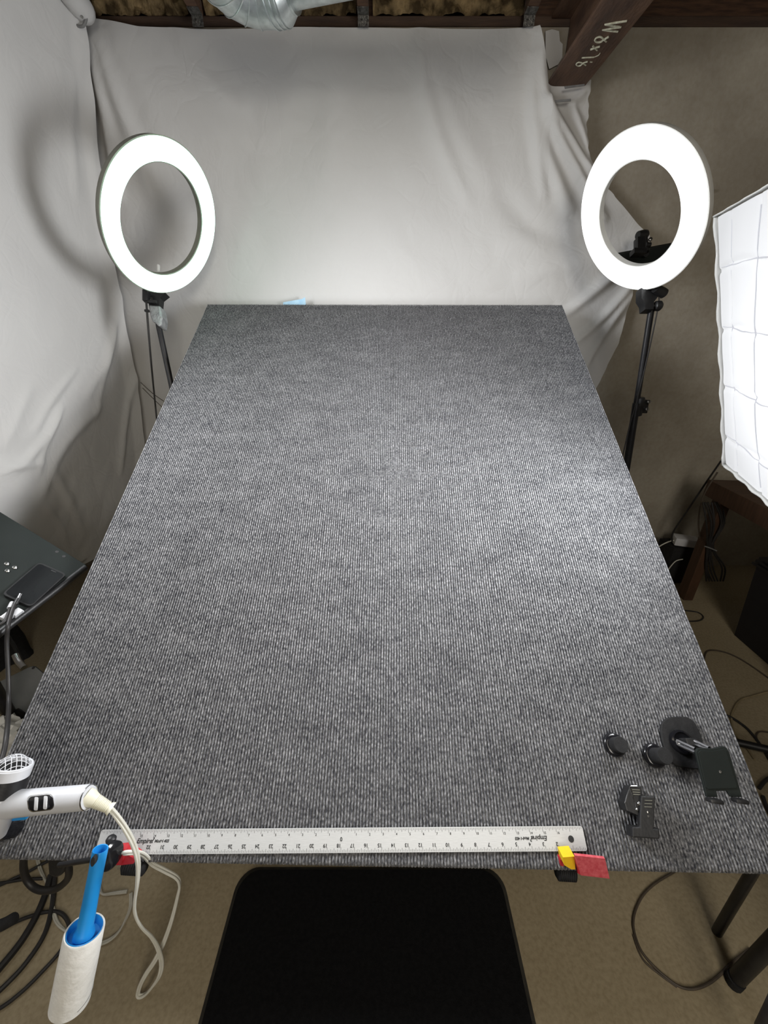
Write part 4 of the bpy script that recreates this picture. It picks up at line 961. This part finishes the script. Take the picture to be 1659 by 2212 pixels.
def fl(pts, r=.003): return [onfloor(x, y, r + .0005 + (z or 0)) for x, y, z in [(p + (0,))[:3] for p in pts]]
def cable(pts, r, mat_, name, lab, c='cable', grp=None):
    return tag(MB().tube(fl(pts, r), r, 8, 6).obj(name, mat_), lab, c, grp)
def dbl(pts, r, mat_, name, lab, c='cord', grp=None):
    P = cat(fl(pts, r * 1.3), 6); m = MB()
    for sg in (-1, 1):
        q_ = []
        for i, p in enumerate(P):
            t_ = (P[min(i + 1, len(P) - 1)] - P[max(0, i - 1)]).normalized(); sd = t_.cross(Z3).normalized(); an = i * .12
            q_.append(p + sd * (r * .8 * sg * math.cos(an)) + Z3 * (r * .35 * (1 + sg * math.sin(an))))
        m.tube(q_, r, 8, 0)
    return tag(m.obj(name, mat_), lab, c, grp)
cable([(1480, 1868), (1455, 1884), (1420, 1905), (1392, 1930), (1375, 1960), (1368, 1990), (1372, 2020), (1386, 2055), (1410, 2085), (1440, 2112), (1470, 2132), (1500, 2136), (1530, 2125), (1556, 2105), (1574, 2086), (1620, 2050)], .0026, 'brown_cord', 'floor_cable', 'thin brown cable looping on the bare floor at the front right')
cable([(1368, 2020), (1380, 2055), (1395, 2080), (1425, 2105), (1462, 2132)], .002, 'brown_cord', 'floor_cable', 'second thin strand lying along the outer side of the front right cable loop')
cable([(1520, 1430), (1526, 1408), (1545, 1405), (1575, 1412), (1610, 1430), (1659, 1464), (1690, 1490)], .003, 'brown_cord', 'floor_cable', 'brown cable arching past the dark bin on the right')
cable([(1700, 1490), (1659, 1495), (1625, 1504), (1600, 1512), (1586, 1530), (1580, 1552), (1588, 1585), (1605, 1604), (1630, 1640)], .0032, 'tan_cord', 'floor_cable', 'beige cable curving on the floor right of the phone stand')
cable([(1570, 1545), (1590, 1556), (1615, 1575), (1640, 1605), (1659, 1635), (1690, 1690)], .0042, 'black_cord', 'floor_cable', 'thick black cable running down from the carpet edge over the beige cable')
cable([(1640, 1610), (1634, 1590), (1640, 1581), (1659, 1582), (1690, 1590)], .0026, 'brown_cord', 'floor_cable', 'thin brown cable hooking round at the right edge above the stand leg')
cable([(1640, 1703), (1650, 1690), (1664, 1680), (1700, 1670)], .005, 'black_cord', 'floor_cable', 'short thick black cable at the right edge beside the phone cradle')
cable([(1648, 1720), (1655, 1740), (1668, 1765), (1690, 1790)], .005, 'black_cord', 'floor_cable', 'black cable sloping down at the right edge below the phone cradle')
cable([(1470, 1318), (1505, 1322), (1519, 1332), (1512, 1340), (1490, 1342), (1470, 1340)], .003, 'black_cord', 'floor_cable', 'black cable loop on the floor by the right edge of the carpet')
dbl([(80, 1850), (88, 1880), (100, 1905), (110, 1930), (114, 1960), (122, 1990), (138, 2008), (160, 2020)], .0023, 'grey_cord', 'twin_cable', 'dusty white twin cord running down the floor left of the lint roller')
dbl([(283, 1930), (282, 1960), (270, 1990), (255, 2015), (235, 2032), (212, 2040), (185, 2046)], .0023, 'grey_cord', 'twin_cable', 'dusty white twin cord curving on the floor right of the lint roller')
dbl([(210, 1890), (215, 1915), (222, 1932), (245, 1930), (275, 1926)], .0023, 'grey_cord', 'twin_cable', 'short dusty white cord on the floor behind the blue handle')
cable([(-60, 1930), (0, 1912), (30, 1898), (60, 1884), (100, 1862), (140, 1845)], .0036, 'black_cord', 'floor_cable', 'thin black cable along the left floor just below the table edge')
cable([(-60, 1912), (0, 1908), (50, 1900), (92, 1898)], .0036, 'black_cord', 'floor_cable', 'thin black cable ending beside the black ring at the lower left')
cable([(110, 1890), (95, 1940), (75, 1985), (45, 2035), (5, 2085), (-60, 2160)], .0075, 'black_cord', 'floor_cable', 'thickest black cable sweeping to the lower left corner')
cable([(118, 1895), (112, 1960), (95, 2020), (60, 2075), (20, 2120), (-60, 2195)], .0052, 'black_cord', 'floor_cable', 'middle black cable sweeping to the lower left, passing under the thin loop')
cable([(-60, 2030), (0, 2008), (50, 1985), (100, 1970), (130, 1972), (147, 1992), (148, 2020), (130, 2055), (95, 2095), (50, 2140), (0, 2178), (-60, 2205)], .004, 'black_cord', 'floor_cable', 'long thin black cable making a wide loop at the lower left')
tag(MB().tube([at(-30, 2010, .74), at(4, 1998, .75), at(26, 1986, .758), at(29, 1984, .76)], lambda t: .0105 if t < .9 else .0065, 14, 4).obj('microphone_grip', 'black_matte'), 'black rubber grip end poking in at the lower left edge', 'grip')
# black accessory hanging below the table edge at the left
acc = thing('headphone_hanger', 'black hanger with a ring of thick cable under the left front edge', 'hanger', at(115, 1870, .76))
o_ = MB().prism([at(x, y, .745) for x, y in ((101, 1850), (138, 1852), (142, 1870), (133, 1892), (120, 1898), (104, 1892))], FW * .03).obj('body', 'black', acc, smooth=0)
bv = o_.modifiers.new('bevel', 'BEVEL'); bv.width = .004; bv.segments = 2
MB().tube([at(x, y, z) for x, y, z in ((52, 1848, .78), (51, 1875, .785), (58, 1900, .79), (75, 1918, .79), (98, 1924, .785), (125, 1918, .78), (145, 1900, .77), (149, 1880, .76), (143, 1862, .755))], .0065, 12, 6).obj('cable_ring', 'black_cord', acc)
MB().tube([at(138, 1862, .742), at(146, 1856, .738)], .003, 8, 0).obj('steel_pin', 'steel', acc)

# ------------------------------------------------------------------ stool leg at the front right
stl = thing('stool', 'black metal stool of which two legs show at the front right corner', 'stool', (.92, .18, 0))
s0 = onfloor(1584, 2122, 0); s1 = V((.80, .355, .62))
MB().tube([s0 + V((0, 0, .002)), s1], .0145, 14, 0).obj('leg', 'black_metal', stl)
MB().tube([s0 + V((0, 0, .001)), s0 + V((0, 0, .02))], .0158, 14, 0).obj('rubber_foot', 'black_matte', stl)
MB().tube([at(1648, 2225, .70), at(1676, 2165, .66), V((.86, .20, .62))], .012, 12, 0).obj('stretcher', 'black_metal', stl)
MB().tube([V((1.08, .355, .002)), V((1.06, .355, .62))], .016, 12, 0).obj('leg', 'black_metal', stl)
MB().tube([V((1.08, .02, .002)), V((1.06, .04, .62))], .016, 12, 0).obj('leg', 'black_metal', stl)
MB().box((.93, .20, .635), WX, (.15, .17, .015), .006).obj('seat', 'black_matte', stl)
    
# ------------------------------------------------------------------ right background: bench, bin, power brick
wb = thing('work_bench', 'brown wooden bench in the shadows below the softbox', 'bench', (2.0, 1.6, 0))
bl = onp(1530, 1036, V((0, 0, .64)), Z3); b2_ = onp(1659, 1100, V((0, 0, .64)), Z3)
by1 = 1.98; bx = 1.60
bvd = (b2_ - bl); bvd.z = 0; bvd.normalize(); bnd = V((-bvd.y, bvd.x, 0)); bnd = -bnd if bnd.x < 0 else bnd
MB().prism([bl, bl + bvd * .85, bl + bvd * .85 + bnd * .60, bl + bnd * .45], -Z3 * .075).obj('top', 'bench', wb, smooth=0)
for d_ in (.06, .78):
    MB().box(bl + bvd * d_ + bnd * .05 - Z3 * (.64 - .285), (bvd, bnd, Z3), (.03, .022, .28), .003).obj('leg', 'bench', wb, smooth=0)
cn_ = thing('storage_bin', 'dark lidded storage bin on the floor in the right shadows', 'bin', onfloor(1600, 1380))
pA = onfloor(1586, 1372); pB = onfloor(1659, 1436); dv = (pB - pA).normalized(); nv = V((-dv.y, dv.x, 0)); nv = -nv if nv.x < 0 else nv
m = MB(); bt = [pA, pA + dv * .62, pA + dv * .62 + nv * .42, pA + nv * .42]; cen = sum(bt, V()) / 4
m.add([p + V((0, 0, .002)) for p in bt] + [p + (p - cen) * .08 + V((0, 0, .36)) for p in bt], [[3, 2, 1, 0], [4, 5, 6, 7]] + [[i, (i + 1) % 4, 4 + (i + 1) % 4, 4 + i] for i in range(4)])
m.obj('tub', 'bin', cn_, smooth=0)
m = MB()
for z, s_ in ((.362, .13), (.378, .11), (.394, .09)):
    m.prism([p + (p - cen) * s_ + V((0, 0, z)) for p in bt], Z3 * .010)
m.obj('lid', 'black', cn_, smooth=0)
pk = V((onwall(1478, 1190, 1.86).x, 1.86, 0)); 
bx_ = onwall(1480, 1168, 1.84)
tag(MB().box((bx_.x + .03, 1.87, (bx_.z - .03) / 2), WX, (.10, .06, (bx_.z - .03) / 2 - .001), .006).obj('black_box', 'black_matte'), 'black box against the back wall carrying the white power brick', 'box')
pw = thing('power_brick', 'white power adapter in the dark corner right of the carpet', 'adapter', bx_)
MB().box((bx_.x, 1.84, bx_.z), (V((1, -.35, 0)), V((.35, 1, 0)), Z3), (.055, .035, .022), .006).obj('brick', 'white_gloss', pw)
MB().tube([(bx_.x - .05, 1.845, bx_.z), onwall(1445, 1170, 1.85), onwall(1425, 1180, 1.85), onwall(1400, 1200, 1.85)], .003, 8, 5).obj('cable', 'white_cord', pw)
tag(MB().tube([onwall(1475, 1208, 1.78), onwall(1460, 1212, 1.78), onwall(1447, 1226, 1.78), onwall(1430, 1250, 1.78)], .0024, 8, 5).obj('thin_cable', 'white_cord'), 'thin pale cable in the shadow below the white adapter', 'cable')
cbn = thing('cable_bundle', 'tied bundle of dark cables hanging in the shadows below the bench top', 'cables', onwall(1540, 1120, 1.70))
m = MB()
for k in range(7):
    x0 = 1530 + k * 6; m.tube([onwall(x0 - 10 + rnd.uniform(-4, 4), 1085, 1.66), onwall(x0 + rnd.uniform(-6, 6), 1130, 1.64), onwall(1528 + k * 2, 1180, 1.64), onwall(x0 - 8 + rnd.uniform(-8, 8), 1225, 1.64), onwall(x0 - 4, 1255, 1.66)], .004, 8, 5)
m.obj('strands', 'black_cord', cbn)
MB().tube([onwall(1522, 1180, 1.62), onwall(1534, 1184, 1.618), onwall(1548, 1190, 1.62)], .003, 8, 4).obj('tie', 'tape', cbn)
tag(MB().tube([onwall(1558, 995, 1.75), onwall(1520, 1050, 1.78), onwall(1480, 1110, 1.80), onwall(1454, 1150, 1.82), onwall(1452, 1170, 1.82)], .004, 8, 5).obj('wall_cable', 'black_cord'), 'black cable sloping down from behind the softbox to the white adapter', 'cable')
tag(MB().tube([onwall(1550, 1020, 1.70), onwall(1520, 1070, 1.70), onwall(1509, 1120, 1.70), onwall(1512, 1165, 1.70)], .0035, 8, 5).obj('wall_cable', 'brown_cord'), 'brown cable hanging straight down beside the bench', 'cable')
tag(MB().lathe(onwall(1537, 413, 1.995), -Y, [(0, .006), (.006, .006), (.009, .003)], 12).obj('wall_bolt', 'steel'), 'small pale bolt head in the concrete right of the right ring', 'bolt')
